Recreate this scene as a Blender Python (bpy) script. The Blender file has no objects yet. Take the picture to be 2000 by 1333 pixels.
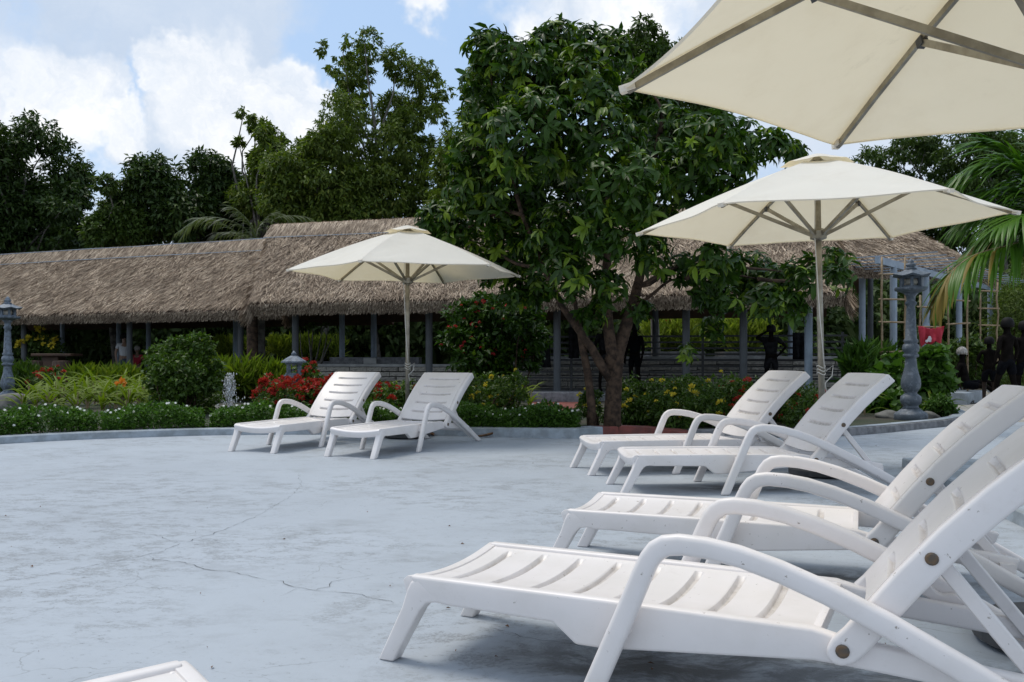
import bpy, bmesh, math, random
import numpy as np
from mathutils import Vector, Matrix
R = math.radians
rng = np.random.default_rng(7)
SC = bpy.context.scene
COL = SC.collection

# ------------------------------------------------------------------ camera, sky, sun, exposure
F, HOR, EYE = 1734.0, 699.0, 1.018          # focal length and horizon in photograph pixels, eye height in metres
cd = bpy.data.cameras.new('camera'); cam = bpy.data.objects.new('camera', cd); COL.objects.link(cam)
cam.location = (0, 0, EYE); cam.rotation_euler = (R(90), 0, 0)
cd.sensor_width = 36; cd.lens = F / 2000 * 36; cd.shift_y = (HOR - 666.5) / 2000
cd.clip_start = .05; cd.clip_end = 2000
SC.camera = cam
SC.render.resolution_x, SC.render.resolution_y = 1024, 682

SUN_EL, SUN_AZ = R(68), R(-55)              # azimuth from +Y towards +X
W = bpy.data.worlds.new('World'); SC.world = W; W.use_nodes = True
nt = W.node_tree; N = nt.nodes; LK = nt.links
bg = N['Background']; bg.inputs['Strength'].default_value = .1

def nd(tree, typ, **kw):
    n = tree.nodes.new(typ)
    for k, v in kw.items():
        if k in n.inputs.keys() if isinstance(k, str) else False: n.inputs[k].default_value = v
        else: setattr(n, k, v)
    return n
def math_(tree, op, a, b=None, clamp=False):
    n = tree.nodes.new('ShaderNodeMath'); n.operation = op; n.use_clamp = clamp
    for i, q in enumerate((a, b)):
        if q is None: continue
        if isinstance(q, (int, float)): n.inputs[i].default_value = q
        else: tree.links.new(q, n.inputs[i])
    return n.outputs[0]
def mixc(tree, fac, a, b, mode='MIX'):
    n = tree.nodes.new('ShaderNodeMix'); n.data_type = 'RGBA'; n.blend_type = mode
    for s, q in ((n.inputs[0], fac), (n.inputs[6], a), (n.inputs[7], b)):
        if isinstance(q, (int, float)): s.default_value = q
        elif isinstance(q, (tuple, list)): s.default_value = tuple(q) + ((1,) if len(q) == 3 else ())
        else: tree.links.new(q, s)
    return n.outputs[2]
def sstep(tree, v, lo, hi):
    n = tree.nodes.new('ShaderNodeMapRange'); n.interpolation_type = 'SMOOTHSTEP'
    tree.links.new(v, n.inputs[0]); n.inputs[1].default_value = lo; n.inputs[2].default_value = hi
    return n.outputs[0]
def noise(tree, vec, scale, detail=4, rough=.55, dist=0., dim='3D'):
    n = tree.nodes.new('ShaderNodeTexNoise'); n.inputs['Scale'].default_value = scale
    n.inputs['Detail'].default_value = detail; n.inputs['Roughness'].default_value = rough; n.inputs['Distortion'].default_value = dist
    if vec is not None: tree.links.new(vec, n.inputs['Vector'])
    return n.outputs[0]

sky = N.new('ShaderNodeTexSky'); sky.sky_type = 'NISHITA'; sky.sun_disc = False
sky.sun_elevation = SUN_EL; sky.sun_rotation = SUN_AZ; sky.air_density = 1.0; sky.dust_density = 2.0; sky.ozone_density = 1.0
tc = N.new('ShaderNodeTexCoord'); gen = tc.outputs['Generated']
def pdir(px, py):
    v = np.array([(px - 1000) / F, 1, (HOR - py) / F]); return v / np.linalg.norm(v)
warp = N.new('ShaderNodeVectorMath'); warp.operation = 'MULTIPLY_ADD'
nw = N.new('ShaderNodeTexNoise'); nw.inputs['Scale'].default_value = 9; nw.inputs['Detail'].default_value = 5; nw.inputs['Roughness'].default_value = .6
LK.new(gen, nw.inputs['Vector'])
sub = N.new('ShaderNodeVectorMath'); sub.operation = 'SUBTRACT'; sub.inputs[1].default_value = (.5, .5, .5); LK.new(nw.outputs['Color'], sub.inputs[0])
warp.inputs[1].default_value = (.16, .16, .16); LK.new(sub.outputs[0], warp.inputs[0]); LK.new(gen, warp.inputs[2])
wdir = warp.outputs[0]
def spot(px, py, r, soft=.5, vec=None):       # round patch of sky about a direction, radius in photograph pixels
    d = N.new('ShaderNodeVectorMath'); d.operation = 'DISTANCE'
    LK.new(vec or wdir, d.inputs[0]); d.inputs[1].default_value = tuple(pdir(px, py))
    rr = r / F
    n = N.new('ShaderNodeMapRange'); n.interpolation_type = 'SMOOTHSTEP'; LK.new(d.outputs['Value'], n.inputs[0])
    n.inputs[1].default_value = rr * (1 + soft); n.inputs[2].default_value = rr * (1 - soft)
    return n.outputs[0]
def vmax(lst):
    o = lst[0]
    for q in lst[1:]: o = math_(nt, 'MAXIMUM', o, q)
    return o
cov = sstep(nt, noise(nt, wdir, 2.6, 6, .58), .36, .52)
gap = vmax([spot(258, 175, 38, .5), spot(600, 85, 55, .5), spot(740, 40, 150, .35), spot(880, 160, 150, .35), spot(680, 150, 90, .4), spot(190, 330, 40, .5), spot(960, 60, 90, .5)])
cum = vmax([spot(70, 180, 85, .2), spot(175, 185, 62, .2), spot(320, 145, 62, .2), spot(420, 200, 100, .3), spot(560, 200, 88, .18), spot(20, 240, 110, .4), spot(150, 260, 70, .5), spot(240, 240, 50, .3), spot(620, 190, 40, .2), spot(500, 290, 90, .6), spot(1030, 30, 60, .6), spot(830, 28, 30, .7), spot(1250, 40, 110, .6)])
cov = math_(nt, 'MAXIMUM', math_(nt, 'MULTIPLY', cov, math_(nt, 'SUBTRACT', 1., math_(nt, 'MULTIPLY', gap, .93))), math_(nt, 'MULTIPLY', cum, .95))
body = math_(nt, 'ADD', math_(nt, 'MULTIPLY', sstep(nt, noise(nt, wdir, 4.5, 7, .6), .3, .68), .55), math_(nt, 'MULTIPLY', sstep(nt, noise(nt, wdir, 13, 7, .62), .34, .66), .5))
bright = math_(nt, 'ADD', math_(nt, 'MULTIPLY', cum, math_(nt, 'ADD', math_(nt, 'MULTIPLY', body, .75), .2)), math_(nt, 'MULTIPLY', body, .22), clamp=True)
ccol = mixc(nt, bright, (4.3, 5.15, 6.4), (8.2, 8.2, 8.2))
blue = mixc(nt, .55, sky.outputs[0], (4.1, 5.9, 8.4))
LK.new(mixc(nt, cov, blue, ccol), bg.inputs['Color'])

sl = bpy.data.lights.new('sun', 'SUN'); sl.energy = 1.5; sl.angle = R(24); sl.color = (1, .94, .84)
so = bpy.data.objects.new('sun', sl); COL.objects.link(so)
sd = Vector((math.sin(SUN_AZ) * math.cos(SUN_EL), math.cos(SUN_AZ) * math.cos(SUN_EL), math.sin(SUN_EL)))
so.rotation_euler = sd.to_track_quat('Z', 'Y').to_euler(); so.location = sd * 40
vs = SC.view_settings; vs.view_transform = 'Standard'; vs.look = 'None'; vs.gamma = 1; vs.exposure = .42; vs.use_curve_mapping = False

# ------------------------------------------------------------------ helpers
def at(px, py, Y): return np.array([(px - 1000) / F * Y, Y, EYE - (py - HOR) / F * Y])
def gnd(px, py): Y = EYE * F / (py - HOR); return np.array([(px - 1000) / F * Y, Y, 0.])

def mesh_np(name, V, Fc):
    V = np.asarray(V, np.float32); Fc = np.asarray(Fc, np.int32)
    me = bpy.data.meshes.new(name); m, k = Fc.shape
    me.vertices.add(len(V)); me.vertices.foreach_set('co', V.ravel())
    me.loops.add(m * k); me.loops.foreach_set('vertex_index', Fc.ravel())
    me.polygons.add(m); me.polygons.foreach_set('loop_start', np.arange(0, m * k, k, dtype=np.int32))
    me.update(calc_edges=True); return me
class MB:                                          # collects shapes, links them as ONE mesh object
    def __init__(s): s.v = []; s.f = []
    def add(s, V, Fc):
        o = len(s.v); s.v += [tuple(map(float, p)) for p in V]; s.f += [tuple(i + o for i in f) for f in Fc]
    def box(s, c, h, rz=0.):
        c_, s_ = math.cos(rz), math.sin(rz); P = []
        for z in (-1, 1):
            for x, y in ((-1, -1), (1, -1), (1, 1), (-1, 1)):
                P.append((c[0] + x * h[0] * c_ - y * h[1] * s_, c[1] + x * h[0] * s_ + y * h[1] * c_, c[2] + z * h[2]))
        s.add(P, [(3, 2, 1, 0), (4, 5, 6, 7), (0, 1, 5, 4), (1, 2, 6, 5), (2, 3, 7, 6), (3, 0, 4, 7)])
    def bar(s, a, b, w, h):                        # square bar between two points
        a, b = Vector(a), Vector(b); d = (b - a).normalized()
        u = d.cross(Vector((0, 0, 1))); u = u.normalized() if u.length > 1e-4 else Vector((1, 0, 0)); n = u.cross(d)
        P = [p + u * x * w / 2 + n * y * h / 2 for p in (a, b) for x, y in ((-1, -1), (1, -1), (1, 1), (-1, 1))]
        s.add(P, [(3, 2, 1, 0), (4, 5, 6, 7), (0, 1, 5, 4), (1, 2, 6, 5), (2, 3, 7, 6), (3, 0, 4, 7)])
    def tube(s, pts, rad, n=8):
        pts = [Vector(p) for p in pts]; m = len(pts)
        if isinstance(rad, (int, float)): rad = [rad] * m
        P = []; ref = None
        for i, p in enumerate(pts):
            d = (pts[min(i + 1, m - 1)] - pts[max(i - 1, 0)]).normalized()
            if ref is None:
                ref = Vector((1, 0, 0)) if abs(d.x) < .8 else Vector((0, 1, 0))
            u = (ref - d * ref.dot(d)).normalized(); ref = u; w = d.cross(u)
            for k in range(n):
                a = 2 * math.pi * k / n; P.append(p + (u * math.cos(a) + w * math.sin(a)) * rad[i])
        Fc = [(i * n + k, i * n + (k + 1) % n, (i + 1) * n + (k + 1) % n, (i + 1) * n + k) for i in range(m - 1) for k in range(n)]
        Fc += [tuple(range(n - 1, -1, -1)), tuple((m - 1) * n + k for k in range(n))]
        s.add(P, Fc)
    def lathe(s, prof, c=(0, 0, 0), n=16, rot=0.):
        P = []; m = len(prof)
        for r, z in prof:
            for k in range(n):
                a = rot + 2 * math.pi * k / n; P.append((c[0] + r * math.cos(a), c[1] + r * math.sin(a), c[2] + z))
        Fc = [(i * n + k, i * n + (k + 1) % n, (i + 1) * n + (k + 1) % n, (i + 1) * n + k) for i in range(m - 1) for k in range(n)]
        Fc += [tuple(range(n - 1, -1, -1)), tuple((m - 1) * n + k for k in range(n))]
        s.add(P, Fc)
    def ribbon(s, outer, inner, v0, v1):           # closed bar whose side outline lies between two (x, z) curves
        P = []
        for (a, b), (c, d) in zip(outer, inner): P += [(a, v0, b), (a, v1, b), (c, v1, d), (c, v0, d)]
        m = len(outer); Fc = [(4 * i + k, 4 * i + (k + 1) % 4, 4 * i + 4 + (k + 1) % 4, 4 * i + 4 + k) for i in range(m - 1) for k in range(4)]
        Fc += [(3, 2, 1, 0), tuple(4 * (m - 1) + k for k in range(4))]
        s.add(P, Fc)
    def mesh(s, name, smooth=False):
        me = bpy.data.meshes.new(name); me.from_pydata(s.v, [], s.f)
        bm = bmesh.new(); bm.from_mesh(me); bmesh.ops.recalc_face_normals(bm, faces=bm.faces); bm.to_mesh(me); bm.free()
        if smooth: me.polygons.foreach_set('use_smooth', [True] * len(me.polygons))
        me.update(); return me
    def build(s, name, mat, parent=None, smooth=False, bevel=0., seg=2):
        me = s.mesh(name, smooth)
        if bevel:
            bm = bmesh.new(); bm.from_mesh(me)
            ed = [e for e in bm.edges if len(e.link_faces) == 2 and e.calc_face_angle(0) > R(28)]
            bmesh.ops.bevel(bm, geom=ed, offset=bevel, segments=seg, affect='EDGES', profile=.5, clamp_overlap=True)
            bm.to_mesh(me); bm.free()
            me.polygons.foreach_set('use_smooth', [True] * len(me.polygons)); me.set_sharp_from_angle(angle=R(40))
        return obj(name, me, mat, parent)
def obj(name, me, mat=None, parent=None, loc=None):
    o = bpy.data.objects.new(name, me); COL.objects.link(o)
    if mat is not None and not me.materials: me.materials.append(mat)
    if parent is not None: o.parent = parent
    if loc is not None: o.location = loc
    return o
def tag(o, label=None, cat=None, group=None, kind=None):
    for k, v in (('label', label), ('category', cat), ('group', group), ('kind', kind)):
        if v: o[k] = v
    return o
def empty(name, loc=(0, 0, 0), rz=0., label=None, cat=None, group=None):
    o = bpy.data.objects.new(name, None); COL.objects.link(o); o.location = loc; o.rotation_euler = (0, 0, rz)
    o.empty_display_size = .1
    return tag(o, label, cat, group)
def copy_tree(o, parent=None):
    c = o.copy(); COL.objects.link(c); c.parent = parent
    for ch in list(o.children): copy_tree(ch, c)
    return c
def structure(o): o['kind'] = 'structure'; return o
def unit(a): return a / np.maximum(np.linalg.norm(a, axis=-1, keepdims=True), 1e-9)

# ------------------------------------------------------------------ materials
def material(name, col, rough=.6, spec=.5, var=None, vscale=3., bump=0., bscale=40., metal=0., detail=5, lo=.35, hi=.65):
    m = bpy.data.materials.new(name); m.use_nodes = True; t = m.node_tree; p = t.nodes['Principled BSDF']
    p.inputs['Roughness'].default_value = rough; p.inputs['Metallic'].default_value = metal; p.inputs['Specular IOR Level'].default_value = spec
    tc = t.nodes.new('ShaderNodeTexCoord'); v = tc.outputs['Object']
    if var is not None:
        t.links.new(mixc(t, sstep(t, noise(t, v, vscale, detail, .6), lo, hi), col, var), p.inputs['Base Color'])
    else: p.inputs['Base Color'].default_value = tuple(col) + (1,)
    if bump:
        b = t.nodes.new('ShaderNodeBump'); b.inputs['Strength'].default_value = bump; b.inputs['Distance'].default_value = .01
        t.links.new(noise(t, v, bscale, 5, .6), b.inputs['Height']); t.links.new(b.outputs[0], p.inputs['Normal'])
    return m
def leaf_mat(name, dark, light, tip=None, rough=.45, trans=.3, tipshare=.06):
    m = bpy.data.materials.new(name); m.use_nodes = True; t = m.node_tree; p = t.nodes['Principled BSDF']; out = t.nodes['Material Output']
    g = t.nodes.new('ShaderNodeNewGeometry'); rp = t.nodes.new('ShaderNodeValToRGB'); t.links.new(g.outputs['Random Per Island'], rp.inputs[0])
    e = rp.color_ramp.elements; e[0].color = tuple(dark) + (1,); e[1].color = tuple(light) + (1,); e[1].position = 1 - tipshare if tip else 1
    if tip: q = e.new(1.); q.color = tuple(tip) + (1,)
    oi = t.nodes.new('ShaderNodeObjectInfo')
    c = mixc(t, math_(t, 'MULTIPLY', oi.outputs['Random'], .5), rp.outputs[0], tuple((a + b) / 2 for a, b in zip(dark, light)))
    yg = t.nodes.new('ShaderNodeAttribute'); yg.attribute_name = 'young'; c = mixc(t, yg.outputs['Fac'], c, tip or light)   # young shoots are paler
    t.links.new(c, p.inputs['Base Color']); p.inputs['Roughness'].default_value = rough; p.inputs['Specular IOR Level'].default_value = .26
    tr = t.nodes.new('ShaderNodeBsdfTranslucent'); mx = t.nodes.new('ShaderNodeMixShader'); mx.inputs[0].default_value = trans
    t.links.new(mixc(t, 1., c, (1.1, 1.25, .55), 'MULTIPLY'), tr.inputs['Color'])
    t.links.new(p.outputs[0], mx.inputs[1]); t.links.new(tr.outputs[0], mx.inputs[2]); t.links.new(mx.outputs[0], out.inputs['Surface'])
    return m
def plastic():
    m = bpy.data.materials.new('white_plastic'); m.use_nodes = True; t = m.node_tree; p = t.nodes['Principled BSDF']
    tc = t.nodes.new('ShaderNodeTexCoord'); oi = t.nodes.new('ShaderNodeObjectInfo')
    ad = t.nodes.new('ShaderNodeVectorMath'); ad.operation = 'ADD'; t.links.new(tc.outputs['Object'], ad.inputs[0])
    sc_ = t.nodes.new('ShaderNodeVectorMath'); sc_.operation = 'SCALE'; t.links.new(oi.outputs['Location'], sc_.inputs[0]); sc_.inputs['Scale'].default_value = 3.7
    t.links.new(sc_.outputs[0], ad.inputs[1]); v = ad.outputs[0]
    c = mixc(t, sstep(t, noise(t, v, 4, 5, .6), .4, .75), (.80, .755, .735), (.735, .69, .66))
    c = mixc(t, math_(t, 'MULTIPLY', sstep(t, noise(t, v, 34, 5, .7), .655, .70), .8), c, (.20, .155, .11))
    c = mixc(t, math_(t, 'MULTIPLY', sstep(t, noise(t, v, 1.6, 3, .5), .48, .7), .4), c, (.68, .645, .60))
    c = mixc(t, math_(t, 'MULTIPLY', sstep(t, noise(t, v, 9, 6, .7), .58, .8), .22), c, (.42, .36, .29))
    # grime that has settled in the moulded grooves and at the feet
    at_ = t.nodes.new('ShaderNodeAttribute'); at_.attribute_name = 'groove'
    gr = math_(t, 'MULTIPLY', at_.outputs['Fac'], math_(t, 'ADD', math_(t, 'MULTIPLY', sstep(t, noise(t, v, 16, 6, .75), .42, .7), .6), .4))
    c = mixc(t, math_(t, 'MULTIPLY', gr, .6), c, (.30, .25, .19))
    t.links.new(c, p.inputs['Base Color']); p.inputs['Roughness'].default_value = .36; p.inputs['Specular IOR Level'].default_value = .45
    b = t.nodes.new('ShaderNodeBump'); b.inputs['Strength'].default_value = .05; b.inputs['Distance'].default_value = .004
    t.links.new(noise(t, v, 90, 3), b.inputs['Height']); t.links.new(b.outputs[0], p.inputs['Normal'])
    return m
def fabric():
    m = bpy.data.materials.new('cream_canvas'); m.use_nodes = True; t = m.node_tree; p = t.nodes['Principled BSDF']; out = t.nodes['Material Output']
    tc = t.nodes.new('ShaderNodeTexCoord'); v = tc.outputs['Object']
    c = mixc(t, sstep(t, noise(t, v, 2.5, 6, .65), .45, .8), (.90, .865, .79), (.84, .795, .71))
    c = mixc(t, math_(t, 'MULTIPLY', sstep(t, noise(t, v, 1.7, 7, .7, .4), .62, .74), .3), c, (.45, .42, .35))
    t.links.new(c, p.inputs['Base Color']); p.inputs['Roughness'].default_value = .85; p.inputs['Specular IOR Level'].default_value = .2
    tr = t.nodes.new('ShaderNodeBsdfTranslucent'); t.links.new(mixc(t, 1., c, (1., .86, .55), 'MULTIPLY'), tr.inputs['Color'])
    mx = t.nodes.new('ShaderNodeMixShader'); mx.inputs[0].default_value = .31
    t.links.new(p.outputs[0], mx.inputs[1]); t.links.new(tr.outputs[0], mx.inputs[2]); t.links.new(mx.outputs[0], out.inputs['Surface'])
    b = t.nodes.new('ShaderNodeBump'); b.inputs['Strength'].default_value = .25; b.inputs['Distance'].default_value = .03
    t.links.new(noise(t, v, 3.2, 3, .5, .8), b.inputs['Height']); t.links.new(b.outputs[0], p.inputs['Normal'])
    return m
def deck():
    m = bpy.data.materials.new('painted_concrete'); m.use_nodes = True; t = m.node_tree; p = t.nodes['Principled BSDF']
    tc = t.nodes.new('ShaderNodeTexCoord'); v = tc.outputs['Object']
    st = t.nodes.new('ShaderNodeMapping'); st.inputs['Scale'].default_value = (.8, 1.25, 1); st.inputs['Rotation'].default_value = (0, 0, .35); t.links.new(v, st.inputs['Vector']); vs_ = st.outputs[0]
    c = mixc(t, sstep(t, noise(t, v, .45, 6, .6), .35, .7), (.41, .45, .495), (.365, .40, .44))
    c = mixc(t, math_(t, 'MULTIPLY', sstep(t, noise(t, vs_, 1.4, 10, .78, .1), .5, .62), .36), c, (.28, .30, .32))
    big = sstep(t, noise(t, v, .55, 4, .6), .42, .56)                                   # areas where the paint is wearing off
    wear = math_(t, 'MULTIPLY', math_(t, 'MULTIPLY', sstep(t, noise(t, vs_, 5, 12, .85, .1), .5, .56), sstep(t, noise(t, v, 70, 6, .75), .36, .56)), big)
    c = mixc(t, math_(t, 'MULTIPLY', wear, .6), c, (.185, .19, .19))
    speck = math_(t, 'MULTIPLY', sstep(t, noise(t, vs_, 26, 9, .8, .1), .59, .63), sstep(t, noise(t, v, 1.3, 4, .6), .38, .56))
    c = mixc(t, math_(t, 'MULTIPLY', speck, .7), c, (.13, .135, .13))
    c = mixc(t, math_(t, 'MULTIPLY', sstep(t, noise(t, v, 2.1, 5, .6), .7, .78), .35), c, (.45, .38, .28))
    for cx_, cy_, rx_, ry_ in ((.55, 3.0, .75, .42), (1.35, 2.75, .6, .4), (1.5, 4.0, .8, .35), (1.9, 6.95, .9, .3), (1.9, 8.15, .8, .28)):   # grime under the loungers, darkened further to paint in their shade
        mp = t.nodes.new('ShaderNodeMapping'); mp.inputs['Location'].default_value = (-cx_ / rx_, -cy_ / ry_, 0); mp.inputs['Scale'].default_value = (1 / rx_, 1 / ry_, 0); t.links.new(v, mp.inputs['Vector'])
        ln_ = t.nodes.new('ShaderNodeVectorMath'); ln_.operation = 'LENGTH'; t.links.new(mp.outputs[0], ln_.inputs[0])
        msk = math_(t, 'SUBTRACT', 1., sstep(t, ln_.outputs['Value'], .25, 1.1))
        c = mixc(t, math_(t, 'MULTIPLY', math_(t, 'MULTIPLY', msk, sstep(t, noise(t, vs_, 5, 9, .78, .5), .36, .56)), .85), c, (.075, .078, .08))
    vo = t.nodes.new('ShaderNodeTexVoronoi'); vo.feature = 'DISTANCE_TO_EDGE'; vo.inputs['Scale'].default_value = 1.25
    w = t.nodes.new('ShaderNodeVectorMath'); w.operation = 'MULTIPLY_ADD'; nz = t.nodes.new('ShaderNodeTexNoise'); nz.inputs['Scale'].default_value = 6; nz.inputs['Detail'].default_value = 6
    t.links.new(v, nz.inputs['Vector']); t.links.new(nz.outputs['Color'], w.inputs[0]); w.inputs[1].default_value = (.22, .22, 0); t.links.new(v, w.inputs[2]); t.links.new(w.outputs[0], vo.inputs['Vector'])
    ln = math_(t, 'MULTIPLY', math_(t, 'SUBTRACT', 1., sstep(t, vo.outputs['Distance'], 0., .0045)), sstep(t, noise(t, v, .9, 4, .6), .5, .62))
    c = mixc(t, math_(t, 'MULTIPLY', ln, .6), c, (.16, .17, .17))
    t.links.new(c, p.inputs['Base Color']); p.inputs['Specular IOR Level'].default_value = .35
    t.links.new(math_(t, 'ADD', math_(t, 'MULTIPLY', noise(t, v, 2.2, 5), .3), .42), p.inputs['Roughness'])
    b = t.nodes.new('ShaderNodeBump'); b.inputs['Strength'].default_value = .35; b.inputs['Distance'].default_value = .006
    h = math_(t, 'SUBTRACT', noise(t, v, 22, 8, .7), math_(t, 'ADD', math_(t, 'MULTIPLY', wear, .6), speck))
    t.links.new(h, b.inputs['Height']); t.links.new(b.outputs[0], p.inputs['Normal'])
    return m
def thatch_mat():
    m = bpy.data.materials.new('dry_thatch'); m.use_nodes = True; t = m.node_tree; p = t.nodes['Principled BSDF']
    g = t.nodes.new('ShaderNodeNewGeometry'); rp = t.nodes.new('ShaderNodeValToRGB'); t.links.new(g.outputs['Random Per Island'], rp.inputs[0])
    e = rp.color_ramp.elements; e[0].color = (.10, .07, .05, 1); e[1].color = (.78, .63, .47, 1)
    q = e.new(.42); q.color = (.38, .29, .21, 1)
    tc = t.nodes.new('ShaderNodeTexCoord')
    c = mixc(t, math_(t, 'MULTIPLY', sstep(t, noise(t, tc.outputs['Object'], 1.6, 7, .68), .38, .64), .6), rp.outputs[0], (.20, .145, .10))
    t.links.new(c, p.inputs['Base Color']); p.inputs['Roughness'].default_value = .8; p.inputs['Specular IOR Level'].default_value = .25
    return m
M = dict(
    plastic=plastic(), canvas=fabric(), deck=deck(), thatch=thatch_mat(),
    steel=material('brushed_steel', (.36, .33, .265), .42, metal=.7, var=(.24, .215, .17), vscale=9, bump=.05),
    bolt=material('rusty_bolt', (.085, .08, .072), .6, metal=.2, var=(.16, .10, .055), vscale=70),
    base=material('dark_rubber', (.035, .036, .038), .6, var=(.06, .06, .06), vscale=8),
    rope=material('white_rope', (.62, .60, .55), .9),
    kerb=material('grey_blue_kerb', (.36, .41, .46), .7, var=(.24, .27, .29), vscale=5, bump=.3, bscale=30),
    redkerb=material('red_painted_kerb', (.23, .06, .045), .7, var=(.14, .045, .035), vscale=6, bump=.3),
    rough=material('rough_concrete', (.24, .24, .245), .9, var=(.14, .14, .145), vscale=9, bump=.8, bscale=45),
    pave=material('pale_paving', (.42, .40, .36), .8, var=(.31, .29, .25), vscale=1.5, bump=.2),
    soil=material('dark_soil', (.05, .042, .03), .95, var=(.03, .045, .018), vscale=.8, bump=.6),
    gravel=material('wet_gravel', (.17, .16, .14), .7, var=(.09, .085, .075), vscale=22, bump=.9, bscale=60),
    stone=material('wall_stone', (.42, .39, .34), .85, var=(.19, .175, .155), vscale=4, bump=.6),
    stone2=material('wall_stone_pale', (.55, .51, .44), .85, var=(.25, .23, .2), vscale=5, bump=.6),
    mortar=material('dark_mortar', (.05, .048, .045), .95),
    cap=material('wall_coping', (.46, .455, .44), .8, var=(.3, .3, .29), vscale=3, bump=.3),
    granite=material('carved_grey_stone', (.17, .205, .25), .55, var=(.085, .105, .13), vscale=14, bump=.8, bscale=28, lo=.4, hi=.62),
    granite_dark=material('carved_dark_stone', (.095, .115, .14), .5, var=(.2, .225, .26), vscale=13, bump=.8, bscale=30, lo=.48, hi=.7),
    globe=material('lamp_globe', (.55, .5, .42), .4),
    rock=material('garden_rock', (.17, .165, .15), .9, var=(.09, .088, .08), vscale=5, bump=.8, bscale=14),
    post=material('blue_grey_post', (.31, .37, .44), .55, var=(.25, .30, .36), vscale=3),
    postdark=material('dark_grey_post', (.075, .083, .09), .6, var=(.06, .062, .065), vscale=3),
    rail=material('dark_rail', (.045, .045, .045), .55),
    wood=material('brown_timber', (.09, .045, .025), .7, var=(.05, .028, .017), vscale=6),
    bamboo=material('dry_bamboo', (.33, .24, .14), .6, var=(.2, .14, .08), vscale=8),
    bark=material('brown_bark', (.095, .062, .042), .95, .15, var=(.035, .025, .019), vscale=13, bump=1.6, bscale=26),
    bark2=material('pale_bark', (.2, .185, .16), .9, var=(.09, .08, .068), vscale=6, bump=.8, bscale=12),
    tree=leaf_mat('glossy_leaf', (.011, .033, .004), (.052, .115, .010), (.20, .30, .025), .4, .24, .05),
    olive=leaf_mat('olive_leaf', (.045, .082, .012), (.165, .22, .033), (.28, .29, .06), .5, .34),
    darkleaf=leaf_mat('dark_leaf', (.018, .042, .010), (.07, .115, .024), None, .45, .22),
    midleaf=leaf_mat('mid_leaf', (.03, .06, .011), (.09, .145, .025), None, .45, .28),
    under=leaf_mat('undergrowth_leaf', (.022, .045, .012), (.085, .13, .03), None, .6, .2),
    shrub=leaf_mat('shrub_leaf', (.026, .06, .009), (.09, .16, .022), (.17, .22, .035), .4, .28),
    cover=leaf_mat('ground_cover_leaf', (.03, .08, .012), (.095, .19, .028), None, .45, .28),
    strap=leaf_mat('strap_leaf', (.07, .13, .010), (.20, .26, .02), (.30, .32, .05), .55, .38, .08),
    lime=leaf_mat('lime_leaf', (.16, .24, .03), (.40, .46, .07), None, .45, .35),
    palm=leaf_mat('palm_leaf', (.035, .10, .010), (.11, .23, .022), None, .35, .3),
    palmdry=leaf_mat('yellowing_palm_leaf', (.16, .13, .025), (.30, .21, .045), None, .5, .35),
    palmgrey=leaf_mat('grey_palm_leaf', (.055, .08, .035), (.14, .17, .085), None, .4, .3),
    bambooleaf=leaf_mat('bamboo_leaf', (.06, .10, .02), (.15, .2, .045), None, .5, .3),
    red=leaf_mat('red_petal', (.28, .018, .014), (.5, .05, .035), None, .5, .2),
    crimson=leaf_mat('crimson_petal', (.38, .02, .03), (.6, .06, .07), None, .5, .2),
    yellow=leaf_mat('yellow_petal', (.55, .42, .03), (.75, .62, .08), None, .5, .2),
    orange=leaf_mat('orange_petal', (.65, .2, .02), (.75, .3, .04), None, .5, .2),
    white=leaf_mat('white_petal', (.75, .75, .72), (.85, .85, .83), None, .5, .2),
    water=None,
    skin=material('mud_coated_skin', (.0065, .0055, .005), .9, .02, var=(.012, .010, .009), vscale=9),
    legskin=material('brown_skin', (.04, .026, .02), .7, .2, var=(.02, .015, .012), vscale=8),
    paleskin=material('light_brown_skin', (.30, .18, .12), .5),
    hair=material('black_hair', (.006, .0055, .0055), .7, .2),
    navy=material('navy_cloth', (.004, .0045, .006), .95, .05, var=(.007, .0075, .010), vscale=12),
    blackcloth=material('black_cloth', (.008, .008, .009), .9, .1, var=(.022, .022, .024), vscale=8),
    redcloth=material('red_cloth', (.46, .045, .07), .9, .2, var=(.36, .03, .045), vscale=6, bump=.3),
    whitecloth=material('white_cloth', (.62, .62, .63), .85),
    hat=material('pale_woven_cap', (.5, .47, .43), .8, var=(.25, .23, .21), vscale=30),
    denim=material('blue_denim', (.06, .08, .12), .85),
    eye=material('eye_white', (.6, .6, .58), .3),
    sandal=material('black_sandal', (.012, .012, .012), .6),
    crack=material('crack_shadow', (.06, .062, .06), .95),
    dry=material('dry_leaf', (.2, .1, .045), .8, var=(.1, .055, .03), vscale=20),
)
wm = bpy.data.materials.new('splashing_water'); wm.use_nodes = True; p_ = wm.node_tree.nodes['Principled BSDF']
p_.inputs['Base Color'].default_value = (.95, .97, 1, 1); p_.inputs['Roughness'].default_value = .08; p_.inputs['Transmission Weight'].default_value = .85; p_.inputs['IOR'].default_value = 1.33
M['water'] = wm
M['whitewater'] = material('white_water', (.8, .82, .84), .15)

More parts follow.
